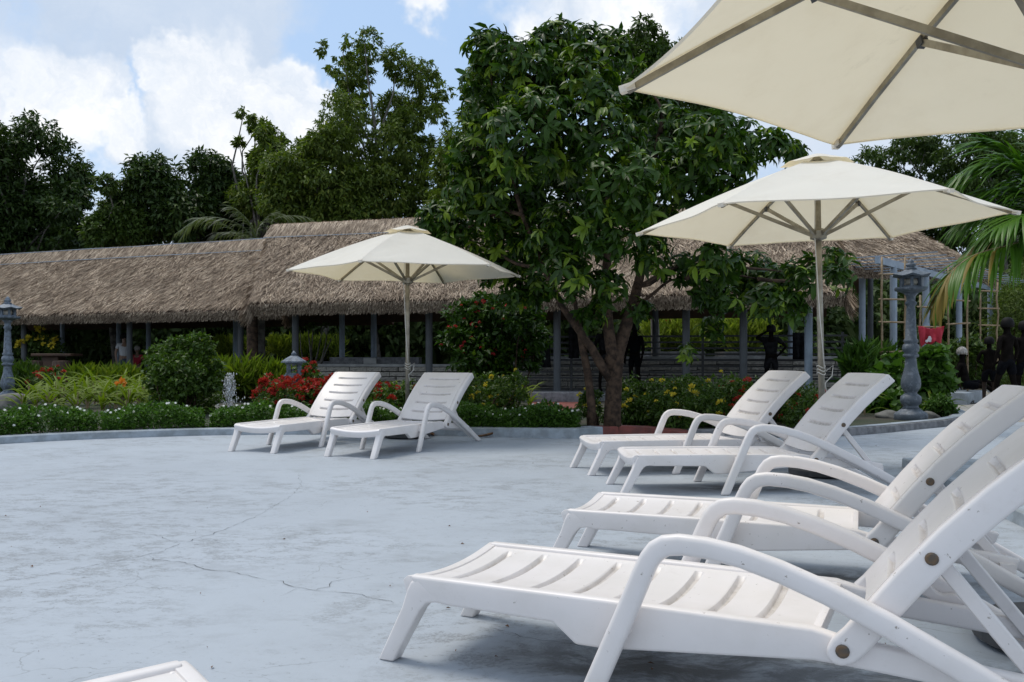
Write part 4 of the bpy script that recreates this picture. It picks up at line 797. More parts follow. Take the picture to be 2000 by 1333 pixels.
n = 210; s = r.random(n) * (cs[-1] - .25); dpt = .22 + 1.0 * r.random(n); p, nn = kpos(s); hgt = (.27 + .05 * np.sin(s * 5.1) + .04 * np.sin(s * 13 + dpt * 9)) * np.minimum(1, (dpt - .16) / .16 + .1) * np.minimum(1., (cs[-1] - s) / .5 + .3); C = np.concatenate([p + nn * (dpt - .04)[:, None], (.065 + hgt * np.where(dpt < .4, r.random(n) ** .5, 1.))[:, None]], 1); Vs = []; Fs = []
for k in range(5):
    a = 2 * math.pi * k / 5; nz = unit(np.concatenate([-nn * .8, np.full((n, 1), .7)], 1) + rand_unit(n, r) * .3 * 0); s1 = unit(np.cross(nz, np.array([0, 0, 1.]) + np.zeros((n, 3)))); s2 = np.cross(nz, s1)
    V, Fc = diamonds(C, s1 * math.cos(a) + s2 * math.sin(a), nz, .021, .018, 0); Fs.append(Fc + sum(len(q) for q in Vs)); Vs.append(V)
o = obj('border_flowers', mesh_np('border_flowers', np.concatenate(Vs), np.concatenate(Fs)), M['white']); o['kind'] = 'stuff'

# small bare tree and palm stem under the pavilion
g = at(612, 700, 25.2); rt = empty('frangipani', (g[0], g[1], .8), 0, 'small bare branching tree under the middle pavilion above the stone lantern', 'tree'); mb = MB(); r = np.random.default_rng(9)
for k in range(7): a = R(-60 + 20 * k); limb(mb, bend((0, 0, -.8), (math.sin(a) * .6, r.normal(0, .2), .3 + .9 * math.cos(a)), 6, .06, r), .035, .012, 6)
mb.build('trunk', M['bark2'], rt, smooth=True); B = [(math.sin(R(-60 + 20 * k)) * .62, 0, .35 + .9 * math.cos(R(-60 + 20 * k)), .14) for k in range(7)]; leaf_mass('crown', B, 120, .14, M['midleaf'], rt, 5)['kind'] = 'stuff'
g = gnd(492, 776); mb = MB(); limb(mb, [(0, 0, 0), (.02, 0, .9), (0, .02, 2.0), (.03, 0, 2.9)], .16, .13, 12); o = mb.build('palm_tree', M['bark'], smooth=True); o.location = g; tag(o, 'dark thick palm trunk right of the dark post under the pavilion eave', 'palm')
# rocks
def rock(px, py, sx, sz, seed, lab, Y=None):
    r = np.random.default_rng(seed); bm = bmesh.new(); bmesh.ops.create_icosphere(bm, subdivisions=3, radius=1.)
    for v in bm.verts:
        d = v.co.normalized(); k = 1 + .16 * math.sin(3 * d.x + seed) * math.cos(2.3 * d.y + seed * 2) + .1 * math.sin(5 * d.z + 4 * d.x + seed); v.co = Vector((d.x * sx * k, d.y * sx * .8 * k, d.z * sz * k))
    me = bpy.data.meshes.new('rock'); bm.to_mesh(me); bm.free(); me.polygons.foreach_set('use_smooth', [True] * len(me.polygons)); o = obj('rock', me, M['rock'], None, gnd(px, py)); o.location.z = sz * .45; tag(o, lab, 'rock')
rock(1740, 822, .24, .11, 3, 'flat grey rock at the left of the lamp post base'); rock(1815, 822, .2, .1, 5, 'grey rock tucked right of the lamp post base'); rock(8, 803, .5, .24, 8, 'low grey boulder under the left lamp post')
# fountain jet
g = gnd(449, 807); ft = empty('fountain_jet', (g[0], g[1], .05), 0, 'bubbling column of clear water spurting from the gravel', 'fountain'); r = np.random.default_rng(77); mb = MB()
for k in range(3):
    P = []; rad = []
    for i in range(13):
        t = i / 12; P.append((.05 * math.sin(5 * t + k * 2) + (k - 1) * .035 * (1 - t * .4), .03 * math.cos(6 * t + k), .62 * t)); rad.append((.030 + .018 * math.sin(9 * t + k * 1.7) + .018 * r.random()) * (.75 if t < .9 else .55))
    mb.tube(P, rad, 10)
mb.build('water_column', M['water'], ft, smooth=True); mb = MB()
for k in range(320):
    t = r.random(); q = np.array([r.normal(0, .05 + .05 * (1 - t)), r.normal(0, .04), .02 + .66 * t]); s_ = .004 + .011 * r.random() ** 2; mb.lathe([(s_ * .1, -s_), (s_, 0), (s_ * .1, s_ * 2.2)], q, 5)
mb.build('droplets', M['whitewater'], ft, smooth=True)['kind'] = 'stuff'

# ------------------------------------------------------------------ stone lamp posts and lantern
LP = [(.24, 0), (.235, .1), (.20, .135), (.135, .175), (.11, .215), (.115, .235), (.15, .27), (.158, .32), (.15, .37), (.1, .41), (.085, .43), (.11, .46), (.14, .51), (.148, .57), (.14, .64), (.115, .73), (.092, .83), (.08, .95), (.078, .975), (.115, .99), (.118, 1.02), (.09, 1.05), (.12, 1.08), (.127, 1.13), (.115, 1.18), (.088, 1.20), (.108, 1.225), (.108, 1.25), (.085, 1.275), (.066, 1.72), (.06, 1.78), (.085, 1.815), (.085, 1.84), (.062, 1.87), (.07, 1.94), (.12, 2.0)]
def lamp(loc, mat, label):
    root = empty('stone_lamp_post', loc, .2, label, 'lamp post'); mb = MB(); mb.lathe(LP[3:], n=20); mb.build('shaft', mat, root, smooth=True)
    mb = MB(); mb.lathe([(.255, 0), (.255, .09), (.235, .12), (.19, .14), (.14, .18)], n=8, rot=R(22)); mb.build('pedestal', mat, root, bevel=.006, seg=1)
    mb = MB(); mb.lathe([(.12, 1.99), (.25, 2.03), (.265, 2.05), (.265, 2.075), (.15, 2.085)], n=6); mb.build('platform', mat, root)
    mb = MB()
    for k in range(6): a = math.pi / 3 * k; mb.box((.15 * math.cos(a), .15 * math.sin(a), 2.16), (.022, .022, .08), a)
    mb.lathe([(.165, 2.083), (.165, 2.105)], n=6); mb.lathe([(.165, 2.215), (.165, 2.245)], n=6); mb.build('lantern_cage', mat, root)
    mb = MB(); mb.lathe([(.01, 2.09), (.08, 2.11), (.1, 2.16), (.08, 2.21), (.01, 2.23)], n=12); mb.build('globe', M['globe'], root, smooth=True)
    mb = MB(); V = []; m = 24                        # upswept six-cornered roof
    for (rr, z, up) in ((.02, 2.25, 0), (.28, 2.235, .02), (.30, 2.255, .03), (.22, 2.295, .008), (.14, 2.33, 0), (.08, 2.36, 0)):
        for k in range(m): a = 2 * math.pi * k / m; c6 = abs(math.cos(3 * a)) ** 3; rad = rr * (math.cos(math.pi / 6) / math.cos((a % (math.pi / 3)) - math.pi / 6)) * (1 + .05 * c6); V.append((rad * math.cos(a), rad * math.sin(a), z + up * c6))
    mb.add(V, [(i * m + k, i * m + (k + 1) % m, (i + 1) * m + (k + 1) % m, (i + 1) * m + k) for i in range(5) for k in range(m)]); mb.build('roof', mat, root, smooth=False)
    mb = MB(); mb.lathe([(.085, 2.355), (.09, 2.375), (.06, 2.39), (.055, 2.4), (.078, 2.42), (.075, 2.44), (.045, 2.455), (.05, 2.475), (.03, 2.5), (.005, 2.53)], n=14); mb.build('finial', mat, root, smooth=True)
    return root
g = gnd(1779, 826); lamp((g[0], g[1], .04), M['granite_dark'], 'dark carved stone lamp post standing beside the bamboo trellis at the right')
g = at(15, 806, 19.8); lamp((g[0], g[1], -.14), M['granite'], 'grey carved stone lamp post at the left edge in front of the long pavilion')
g = at(574, 760, 15.6); ln_ = empty('stone_lantern', (g[0], g[1], .03), .3, 'small grey stone lantern among the red flower bushes', 'lantern'); gm = M['granite']
for nm, pr, nn_ in (('base', [(.2, 0), (.2, .15), (.14, .2)], 4), ('shaft', [(.11, .18), (.1, .5), (.12, .56)], 8), ('platform', [(.13, .55), (.2, .62), (.2, .68), (.14, .69)], 6)):
    mb = MB(); mb.lathe(pr, n=nn_); mb.build(nm, gm, ln_)
mb = MB()
for k in range(4): a = math.pi / 2 * k + .785; mb.box((.13 * math.cos(a), .13 * math.sin(a), .79), (.03, .03, .11), .0)
mb.box((0, 0, .7), (.14, .14, .015)); mb.box((0, 0, .885), (.14, .14, .015)); mb.build('fire_box', gm, ln_)
mb = MB(); mb.lathe([(.02, .9), (.22, .9), (.215, .925), (.13, .98), (.06, 1.02), (.03, 1.03)], n=6); mb.build('roof', gm, ln_); mb = MB(); mb.lathe([(.03, 1.02), (.05, 1.05), (.03, 1.08), (.004, 1.11)], n=10); mb.build('finial', gm, ln_, smooth=True)

# ------------------------------------------------------------------ pergola, trellises, towel
pp = [np.array(py2(1745, 19.4)), np.array(py2(1808, 21.3)), np.array(py2(1873, 23.6)), np.array(py2(1934, 26.0))]
pg = empty('pergola', (*pp[0], 0), 0, 'blue-grey slatted pergola on round poles curving away at the right', 'pergola'); o0 = pp[0]
for q in pp: mb = MB(); q = q - o0; mb.tube([(q[0], q[1], 0), (q[0], q[1], 3.0)], .075, 12); mb.build('pole', M['post'], pg, smooth=False)
mb = MB(); ex = [pp[0] - (pp[1] - pp[0]) * .45] + pp + [pp[3] + (pp[3] - pp[2]) * .35]
for a, b in zip(ex[:-1], ex[1:]): mb.bar((*(a - o0), 3.06), (*(b - o0), 3.06), .08, .15)
mb.build('beam', M['post'], pg); sm = None
L_ = [0]; 
for a, b in zip(ex[:-1], ex[1:]): L_.append(L_[-1] + np.linalg.norm(b - a))
sb = MB(); sb.box((0, 0, 0), (.02, 1.15, .009)); sm = sb.mesh('slat'); sm.materials.append(M['post'])
for s in np.arange(.12, L_[-1], .66):
    i = max(j for j in range(len(ex) - 1) if L_[j] <= s); a, b = ex[i], ex[i + 1]; q = a + (b - a) * (s - L_[i]) / (L_[i + 1] - L_[i]) - o0; d = b - a
    o = obj('slat', sm, None, pg, (q[0], q[1], 3.15)); o.rotation_euler = (0, 0, math.atan2(d[1], d[0]))
def trellis(x0, x1, Y, zt, rungs, label, seed, Y1=None):
    r = np.random.default_rng(seed); Y1 = Y1 or Y; a = np.array([(x0 - 1000) / F * Y, Y]); b = np.array([(x1 - 1000) / F * Y1, Y1]); root = empty('bamboo_trellis', (*a, 0), 0, label, 'trellis'); d = b - a
    for q in (np.zeros(2), d): mb = MB(); mb.tube([(q[0] + r.normal(0, .012), q[1], z) for z in np.linspace(0, zt + r.normal(0, .08), 8)], .022, 7); mb.build('upright', M['bamboo'], root, smooth=True)
    for z in rungs: mb = MB(); e = unit(d[None])[0] * .06; mb.tube([(-e[0], -e[1], z + r.normal(0, .02)), (d[0] + e[0], d[1] + e[1], z + r.normal(0, .02))], .019, 7); mb.build('rung', M['bamboo'], root, smooth=True)
    return root
zr_ = lambda ys, Y: [EYE - (y - HOR) / F * Y for y in ys]
trellis(1722, 1768, 18.2, 3.05, zr_((535, 585, 632, 683, 731), 18.2), 'bamboo ladder trellis left of the dark stone lamp post', 1)
tr2 = trellis(1797, 1836, 18.4, 2.3, zr_((600, 640, 683), 18.4), 'bamboo trellis with the red towel draped over it', 2)
trellis(1853, 1890, 20.4, 2.95, zr_((588, 634), 20.4), 'bamboo trellis just left of the middle pergola pole', 3)
trellis(1915, 1948, 23.0, 2.95, zr_((568, 602, 636), 23.0), 'bamboo trellis around the farthest pergola pole', 4)
# towel over the rung
Yt = 18.3; tw = MB(); nx, nz = 16, 12; x0, x1 = (1792 - 1000) / F * Yt, (1842 - 1000) / F * Yt; zt = EYE + (HOR - 640) / F * Yt; r = np.random.default_rng(3); V = []
for j in range(nz + 1):
    for i in range(nx + 1):
        u = i / nx; v = j / nz; drop = .33 * (1 + .14 * math.sin(u * 7 + .5) + .1 * math.sin(u * 17)); V.append((x0 + (x1 - x0) * (u * (1 - .1 * v) + .03 * v), Yt - .05 - .05 * math.sin(9 * u + 2.5 * v) * (.3 + v) - .03 * math.sin(19 * u - 3 * v), zt + .025 * math.cos(u * 2 * math.pi) - drop * v))
tw.add(V, [(j * (nx + 1) + i, j * (nx + 1) + i + 1, (j + 1) * (nx + 1) + i + 1, (j + 1) * (nx + 1) + i) for j in range(nz) for i in range(nx)])
o = tw.build('towel', M['redcloth'], smooth=True); md = o.modifiers.new('thick', 'SOLIDIFY'); md.thickness = .012; tag(o, 'red towel with a small pale print hanging on the bamboo trellis', 'towel')
mb = MB(); cx, cz = (1812 - 1000) / F * Yt, EYE + (HOR - 664) / F * Yt
for dx, dz, q in ((0, 0, .05), (-.06, -.03, .03), (.05, -.035, .03), (0, .045, .03)): mb.lathe([(q, 0), (q * .2, .004)], (0, 0, 0), 10); k = len(mb.v) - 20; mb.v[k:] = [(cx + dx + a, Yt - .085 - c, cz + dz + b) for a, b, c in mb.v[k:]]
mb.build('print', M['whitecloth'], o)

# ------------------------------------------------------------------ people
def skin_mesh(name, verts, edges, rad, root_i, sub=1):
    me = bpy.data.meshes.new(name); me.from_pydata([tuple(v) for v in verts], edges, []); o = bpy.data.objects.new(name, me); COL.objects.link(o)
    sk = o.modifiers.new('skin', 'SKIN'); sk.use_smooth_shade = True
    for i, q in enumerate(me.skin_vertices[0].data): q.radius = rad[i] if isinstance(rad[i], tuple) else (rad[i], rad[i]); q.use_root = (i == root_i); q.use_loose = False
    ss = o.modifiers.new('sub', 'SUBSURF'); ss.levels = sub; ss.render_levels = sub
    dg = bpy.context.evaluated_depsgraph_get(); dg.update(); m2 = bpy.data.meshes.new_from_object(o.evaluated_get(dg)); bpy.data.objects.remove(o); m2.name = name
    m2.polygons.foreach_set('use_smooth', [True] * len(m2.polygons)); return m2
def person(loc, rz, H, label, pose='stand', skin='skin', shorts='navy', shirt=None, cap=None, group=None, legs=None, hair=True):
    s = H / 1.7; root = empty('person', loc, rz, label, 'person', group)          # faces local -Y
    pel, chest, nk, hd = (0, 0, .92), (0, .0, 1.28), (0, .0, 1.45), (0, -.02, 1.58)
    sh = {1: (.17, 0, 1.38), -1: (-.17, 0, 1.38)}; hip = {1: (.09, 0, .88), -1: (-.09, 0, .88)}
    el = {1: (.25, .02, 1.12), -1: (-.25, .02, 1.12)}; wr = {1: (.25, -.06, .88), -1: (-.25, -.06, .88)}
    kn = {1: (.11, -.02, .48), -1: (-.11, -.02, .48)}; an = {1: (.12, .02, .08), -1: (-.12, .02, .08)}; toe = {1: (.14, -.15, .035), -1: (-.14, -.15, .035)}
    if pose == 'hands_front': el = {1: (.27, .0, 1.14), -1: (-.27, 0, 1.14)}; wr = {1: (.14, -.2, 1.06), -1: (-.14, -.2, 1.06)}
    if pose == 'akimbo': el = {1: (.36, .05, 1.16), -1: (-.36, .05, 1.16)}; wr = {1: (.19, -.03, 1.0), -1: (-.2, -.05, 1.0)}
    if pose == 'hands_head': el = {1: (.38, -.05, 1.42), -1: (-.36, 0, 1.2)}; wr = {1: (.16, -.1, 1.56), -1: (-.2, -.05, 1.02)}
    if pose == 'stride': kn = {1: (.11, -.14, .5), -1: (-.11, .05, .48)}; an = {1: (.12, -.16, .08), -1: (-.12, .24, .1)}; toe = {1: (.13, -.33, .035), -1: (-.13, .08, .035)}
    if pose == 'sit':
        dz = -.72; pel, chest, nk, hd = (0, 0, .92 + dz), (0, .1, 1.26 + dz), (0, .1, 1.43 + dz), (0, .07, 1.56 + dz)
        sh = {k: (.17 * k, .1, 1.36 + dz) for k in (1, -1)}; el = {1: (.27, .2, .38), -1: (-.27, .2, .38)}; wr = {1: (.3, .26, .14), -1: (-.3, .26, .14)}
        hip = {k: (.09 * k, -.02, .17) for k in (1, -1)}; kn = {1: (.12, -.42, .26), -1: (-.11, -.43, .15)}; an = {1: (.12, -.72, -.08), -1: (-.1, -.80, -.13)}; toe = {1: (.13, -.90, -.12), -1: (-.13, -.95, -.06)}
    V, E, Rr = [], [], []
    def v(p, r_, par=None):
        V.append(np.array(p) * s); Rr.append(tuple(q * s for q in r_) if isinstance(r_, tuple) else r_ * s)
        if par is not None: E.append((par, len(V) - 1))
        return len(V) - 1
    P0 = v(pel, (.135, .10)); mid = v((np.array(pel) * .5 + np.array(chest) * .5), (.12, .09), P0); ch = v(chest, (.145, .10), mid); n_ = v(nk, .052, ch); hb = v(np.array(hd) - [0, -.015, .04], (.062, .07), n_); v(np.array(hd) + [0, .01, .06], (.072, .085), hb)
    for k in (1, -1):
        a = v(sh[k], .058, ch); b = v(el[k], .041, a); c = v(wr[k], .027, b); d = unit((np.array(wr[k]) - np.array(el[k]))[None])[0]; pm = np.array(wr[k]) + d * .07; h_ = v(pm, (.034, .02), c)
        sd_ = np.array([0, -1., .3]) - d * np.dot([0, -1., .3], d); sd_ = unit(sd_[None])[0]
        for j, fl in enumerate((.06, .075, .08, .07)): f1 = pm + d * .035 + sd_ * (.026 - .0175 * j); q = v(f1, .0085, h_); q = v(f1 + d * fl * .55, .0075, q); v(f1 + d * fl * .95 - np.array([.012 * k, 0, 0]), .006, q)
        t1 = v(pm - d * .03 + sd_ * .04, .0095, h_); v(pm + d * .015 + sd_ * .062, .0075, t1)
        a = v(hip[k], .082, P0); b = v(kn[k], .054, a); m_ = v(np.array(kn[k]) * .6 + np.array(an[k]) * .4 + [0, .02, 0], .05, b); c = v(an[k], .034, m_); v(toe[k], (.036, .022), c)
    body = obj('body', skin_mesh('body', V, E, Rr, 0), M[skin], root)
    if legs:
        body.data.materials.append(M[legs]); zc = .62 * s
        for p in body.data.polygons:
            if p.center.z < zc and abs(p.center.x) < .2 * s: p.material_index = 1
    mb = MB(); h0 = np.array(hd) * s
    mb.lathe([(.012 * s, -.03 * s), (.016 * s, -.012 * s), (.007 * s, .02 * s)], h0 + np.array([0, -.085 * s, 0]), 6)
    for k in (1, -1): mb.lathe([(.004 * s, -.025 * s), (.014 * s, 0), (.004 * s, .03 * s)], h0 + np.array([k * .078 * s, .005 * s, 0]), 6)
    mb.build('nose_and_ears', M[skin], root, smooth=True)
    mb = MB()
    for k in (1, -1): mb.lathe([(.003 * s, -.007 * s), (.012 * s, 0), (.003 * s, .007 * s)], h0 + np.array([k * .03 * s, -.074 * s, .02 * s]), 6)
    mb.build('eyes', M['eye'], root); mb = MB(); mb.box(h0 + np.array([0, -.076 * s, -.05 * s]), (.022 * s, .006 * s, .005 * s)); mb.build('mouth', M['hair'], root)
    if hair or cap:
        mb = MB(); prof = [(.112, -.06), (.12, .0), (.116, .05), (.095, .1), (.055, .13), (.005, .14)] if not cap else [(.108, -.02), (.118, .03), (.108, .08), (.08, .12), (.045, .145), (.005, .155)]
        mb.lathe([(a * s, b * s) for a, b in prof], h0 + np.array([0, .028 * s, .045 * s]), 14); mb.build('cap' if cap else 'hair', M[cap or 'hair'], root, smooth=True)
    if shorts:
        VV, EE, RR = [np.array(pel) * s + np.array([0, 0, .03])], [], [(.15 * s, .115 * s)]
        VV.append((np.array(pel) + [0, 0, .09]) * s); EE.append((0, 1)); RR.append((.142 * s, .108 * s))
        for k in (1, -1): VV.append(np.array(hip[k]) * s); EE.append((0, len(VV) - 1)); RR.append(.1 * s); VV.append((np.array(hip[k]) * .3 + np.array(kn[k]) * .7) * s); EE.append((len(VV) - 2, len(VV) - 1)); RR.append(.085 * s)
        obj('shorts', skin_mesh('shorts', VV, EE, RR, 0), M[shorts], root)
    if shirt:
        VV = [np.array(pel) * s + np.array([0, 0, .02]), np.array(chest) * s, np.array(nk) * s - np.array([0, 0, .05])]; EE = [(0, 1), (1, 2)]; RR = [(.15 * s, .115 * s), (.165 * s, .12 * s), (.08 * s, .07 * s)]
        for k in (1, -1): VV.append(np.array(sh[k]) * s); EE.append((1, len(VV) - 1)); RR.append(.075 * s); VV.append((np.array(sh[k]) * .4 + np.array(el[k]) * .6) * s); EE.append((len(VV) - 2, len(VV) - 1)); RR.append(.06 * s)
        obj('shirt', skin_mesh('shirt', VV, EE, RR, 0), M[shirt], root)
    return root
def pl(px, Y, z=0.): return ((px - 1000) / F * Y, Y, z)
person(pl(1932, 18.9), R(155), 1.42, 'dark boy in loose shorts standing with hands in front, beside the seated person', 'hands_front', legs='legskin')
person(pl(1967, 18.2), R(200), 1.78, 'tall dark figure in black shorts at the right edge seen from behind', 'stride')
person(pl(2001, 18.8), R(170), 1.74, 'dark figure cut by the right edge with bent arm', 'akimbo')
person(pl(1888, 20.2, .22), R(52), 1.72, 'person with pale woven cap sitting on the kerb with legs stretched out', 'sit', cap='hat')
mb = MB(); mb.box((0, .22, .11), (1.1, .4, .14)); o = mb.build('low_kerb', M['kerb'], bevel=.015); o.location = pl(1890, 20.2); o.rotation_euler = (0, 0, R(52)); structure(o)
person(pl(1181, 21.2, .2), R(20), 1.66, 'dark standing person under the pavilion left of the big trunk', 'stand', shorts='blackcloth', shirt='blackcloth')
person(pl(1240, 21.4, .2), R(-40), 1.6, 'dark standing person under the pavilion right of the big trunk', 'stand', shorts='navy', shirt='navy')
person(pl(1506, 19.6, .2), R(160), 1.5, 'dark silhouetted person raising a hand to the head behind the middle loungers', 'hands_head', shorts='blackcloth', shirt='blackcloth')
person(pl(242, 29, .05), R(40), 1.72, 'distant person in a white shirt under the left pavilion', 'stand', 'paleskin', 'denim', 'whitecloth')
person(pl(268, 29.5, -.1), R(10), 1.45, 'distant person in a red shirt and pale cap under the left pavilion', 'hands_front', 'paleskin', 'denim', 'redcloth', cap='hat')
# black clothes hung on the rail
for px, y0, y1, w, Y, lab in ((1062, 673, 718, .2, 21.6, 'black garment hanging on the rail left of the dark post'), (1562, 650, 702, .22, 20.4, 'black garment hanging on the rail beside the blue post'), (1120, 640, 700, .16, 21.6, 'long black garment hanging beside the slim tree stem')):
    c = at(px, y0, Y); H_ = (y1 - y0) / F * Y; mb = MB(); V = []
    for j in range(7):
        for i in range(9):
            u = i / 8 - .5; v_ = j / 6; V.append((u * w * 1.5 * (1 + .2 * v_ * math.sin(i)), .03 * math.sin(i * 1.9) * (.4 + v_), -H_ * v_))
    mb.add(V, [(j * 9 + i, j * 9 + i + 1, (j + 1) * 9 + i + 1, (j + 1) * 9 + i) for j in range(6) for i in range(8)]); o = mb.build('hanging_garment', M['blackcloth'], smooth=True); o.location = c; o.modifiers.new('thick', 'SOLIDIFY').thickness = .02; tag(o, lab, 'garment', 'black garments hung on the railing')
# sandals on the paving
for px, py, lab in ((1873, 788, 'black sandal lying alone nearest the lamp post'), (1899, 789, 'black sandal lying just beside the boy\'s feet')):
    mb = MB(); V = []
    for i in range(8):
        t = i / 7; w = .05 * (.75 + .35 * math.sin(t * 5)) * (1 if 0 < i < 7 else .55)
        for z in (0, .022): V += [(t * .27 - .13, w, z), (t * .27 - .13, -w, z)]
    mb.add(V, [(4 * i + a, 4 * i + b, 4 * i + 4 + b, 4 * i + 4 + a) for i in range(7) for a, b in ((0, 1), (1, 3), (3, 2), (2, 0))] + [(0, 1, 3, 2), (28, 29, 31, 30)]); g = gnd(px, py); ro = mb.build('sandal', M['sandal']); ro.location = g; tag(ro, lab, 'sandal', 'sandals on the paving')
    st = MB(); st.tube([(-.0, .045, .02), (.02, .03, .055), (.04, 0, .065), (.02, -.03, .055), (0, -.045, .02)], .011, 6); st.build('strap', M['sandal'], ro)

# ------------------------------------------------------------------ sun loungers
HBu, HBz = 1.459, .251
def groove_panel(name, n_u, n_v, ulen, v_half, zf, grooves, parent, mat, thick=.012, arch=0.):
    us = np.linspace(0, ulen, n_u); vsx = np.linspace(-v_half, v_half, n_v); V = []; G = []
    for u in us:
        for v in vsx:
            ue = u + arch * (u / ulen) ** 4 * (1 - (v / v_half) ** 2); g = 0.
            for (gu, gh) in grooves:
                a = abs(u - gu) / .0125; b = (gh - abs(v)) / .010
                if a < 1.8 and b > -1: g = max(g, (1 / (1 + math.exp((a - 1) * 9))) * min(1, max(0, b * .5 + .5)))
            V.append((ue, v, zf(u, v) - .018 * g)); G.append(g)
    k = len(V); Fc = [(i * n_v + j, i * n_v + j + 1, (i + 1) * n_v + j + 1, (i + 1) * n_v + j) for i in range(n_u - 1) for j in range(n_v - 1)]
    V += [(a, b, c - thick - .004) for a, b, c in V]; Fc += [tuple(q + k for q in reversed(f)) for f in Fc]
    bd = [(0, j) for j in range(n_v)] + [(i, n_v - 1) for i in range(1, n_u)] + [(n_u - 1, j) for j in range(n_v - 2, -1, -1)] + [(i, 0) for i in range(n_u - 2, 0, -1)]; bi = [i * n_v + j for i, j in bd]
    Fc += [(bi[i], bi[(i + 1) % len(bi)], bi[(i + 1) % len(bi)] + k, bi[i] + k) for i in range(len(bi))]
    mb = MB(); mb.add(V, Fc); o = mb.build(name, mat, parent, smooth=True); at_ = o.data.attributes.new('groove', 'FLOAT', 'POINT'); at_.data.foreach_set('value', G + [0.] * k); o.data.set_sharp_from_angle(angle=R(32)); return o
def make_lounger(phi):
    m = M['plastic']; root = empty('sun_lounger')
    SAG = lambda v: .026 * max(0., 1 - (v / .29) ** 2)
    s = groove_panel('seat', 280, 31, 1.275, .27, lambda u, v: -SAG(v) - .004, [(.105 + .145 * i, .222) for i in range(8)], root, m); s.location = (.13, 0, .294)
    mb = MB(); vv = np.linspace(-.3, .3, 13); P = []
    for v in vv:
        z = .296 - SAG(v) + .0; P += [(.095, v, z - .018), (.112, v, z - .002), (.15, v, z), (.15, v, z - .05), (.112, v, z - .078 + .004)]
    mb.add(P, [(5 * i + k, 5 * i + (k + 1) % 5, 5 * i + 5 + (k + 1) % 5, 5 * i + 5 + k) for i in range(12) for k in range(5)] + [(4, 3, 2, 1, 0), tuple(60 + k for k in range(5))]); mb.build('front_rail', m, root, bevel=.004)
    mb = MB(); mb.box((1.405, 0, .262), (.012, .285, .022)); mb.build('rear_rail', m, root, bevel=.004)
    for sg in (1, -1):
        a, b = sorted((sg * .264, sg * .309))
        mb = MB(); top = [(.125, .298), (.3, .298), (.7, .298), (1.1, .297), (1.40, .292), (1.475, .275), (1.62, .262), (1.9, .235), (2.02, .215)]; bot = [(.165, .232), (.25, .218), (.62, .212), (.72, .15), (.80, .148), (1.40, .206), (1.62, .20), (1.9, .175), (2.0, .165)]
        top = [(.125, .298), (.3, .298), (.64, .298), (.73, .298), (.80, .298), (1.40, .292), (1.475, .275), (1.9, .235), (2.02, .215)]; bot = [(.165, .225), (.26, .213), (.64, .208), (.715, .15), (.80, .15), (1.40, .204), (1.475, .202), (1.9, .172), (2.0, .165)]
        mb.ribbon(top, bot, a, b); mb.build('side_rail', m, root, bevel=.011, seg=3)
        a2, b2 = sorted((sg * .25, sg * .3095)); mb = MB(); mb.ribbon([(0, 0), (.045, .09), (.095, .19), (.115, .25), (.13, .278), (.16, .289)], [(.06, 0), (.11, .09), (.165, .185), (.19, .212), (.225, .218), (.25, .219)], a2, b2); mb.build('front_leg', m, root, bevel=.009, seg=3)
        a3, b3 = sorted((sg * .341, sg * .384)); mb = MB()
        out = [(.738, 0), (.80, .143), (.86, .28), (.915, .41), (.94, .462), (.965, .495), (1.0, .517), (1.05, .525), (1.13, .522), (1.22, .508), (1.33, .478), (1.45, .435), (1.6, .37), (1.8, .27), (2.0, .162), (2.15, .078), (2.285, 0)]
        inn = [(.808, 0), (.868, .141), (.925, .276), (.972, .39), (.988, .426), (1.003, .449), (1.025, .461), (1.06, .466), (1.133, .462), (1.22, .447), (1.323, .417), (1.435, .375), (1.577, .311), (1.77, .213), (1.963, .109), (2.08, .045), (2.165, 0)]
        mb.ribbon(out, inn, a3, b3); mb.build('armrest', m, root, bevel=.016, seg=3)
        for x0_, x1_, z0_, z1_ in ((.85, .905, .215, .275), (1.93, 2.01, .16, .2)):
            mb = MB(); mb.box(((x0_ + x1_) / 2, sg * .325, (z0_ + z1_) / 2), ((x1_ - x0_) / 2 - .012, .018, (z1_ - z0_) / 2)); mb.build('spacer', m, root)
        # wavy adjusting rack on the inside of the rear leg
        us = np.linspace(1.62, 2.06, 24); mid = [.5 * (.36 + .29) - (u - 1.6) * .515 for u in us]; mb = MB(); a4, b4 = sorted((sg * .312, sg * .343)); mb.ribbon([(u, z + .012 + .014 * math.sin((u - 1.62) * 58)) for u, z in zip(us, mid)], [(u, z - .035) for u, z in zip(us, mid)], a4, b4); mb.build('adjusting_rack', m, root, bevel=.004, seg=1)
        mb = MB(); q = MB(); q.lathe([(.018, 0), (.018, .004), (.013, .007)], n=14); mb.add([(x, sg * (.3395 + z), y) for x, y, z in q.v], q.f); o = mb.build('bolt', M['bolt'], root); o.location = (HBu + .02, 0, HBz)
    # backrest, built about the hinge and leaned back by phi
    bk = [0]
    ca, sa = math.cos(phi), math.sin(phi); rot = Matrix.Rotation(-phi, 4, 'Y'); T = Matrix.Translation((HBu + .02, 0, HBz))
    BOW = lambda a: .035 * math.sin(math.pi * max(0, a - .05) / .85) - .0
    p_ = groove_panel('backrest', 190, 31, .80, .293, lambda u, v: BOW(u + .05) + .036 - .024 * (1 - (v / .28) ** 2), [(.12 + .138 * i, .205) for i in range(5)], root, m, arch=.028); p_.matrix_local = T @ rot @ Matrix.Translation((.05, 0, 0))
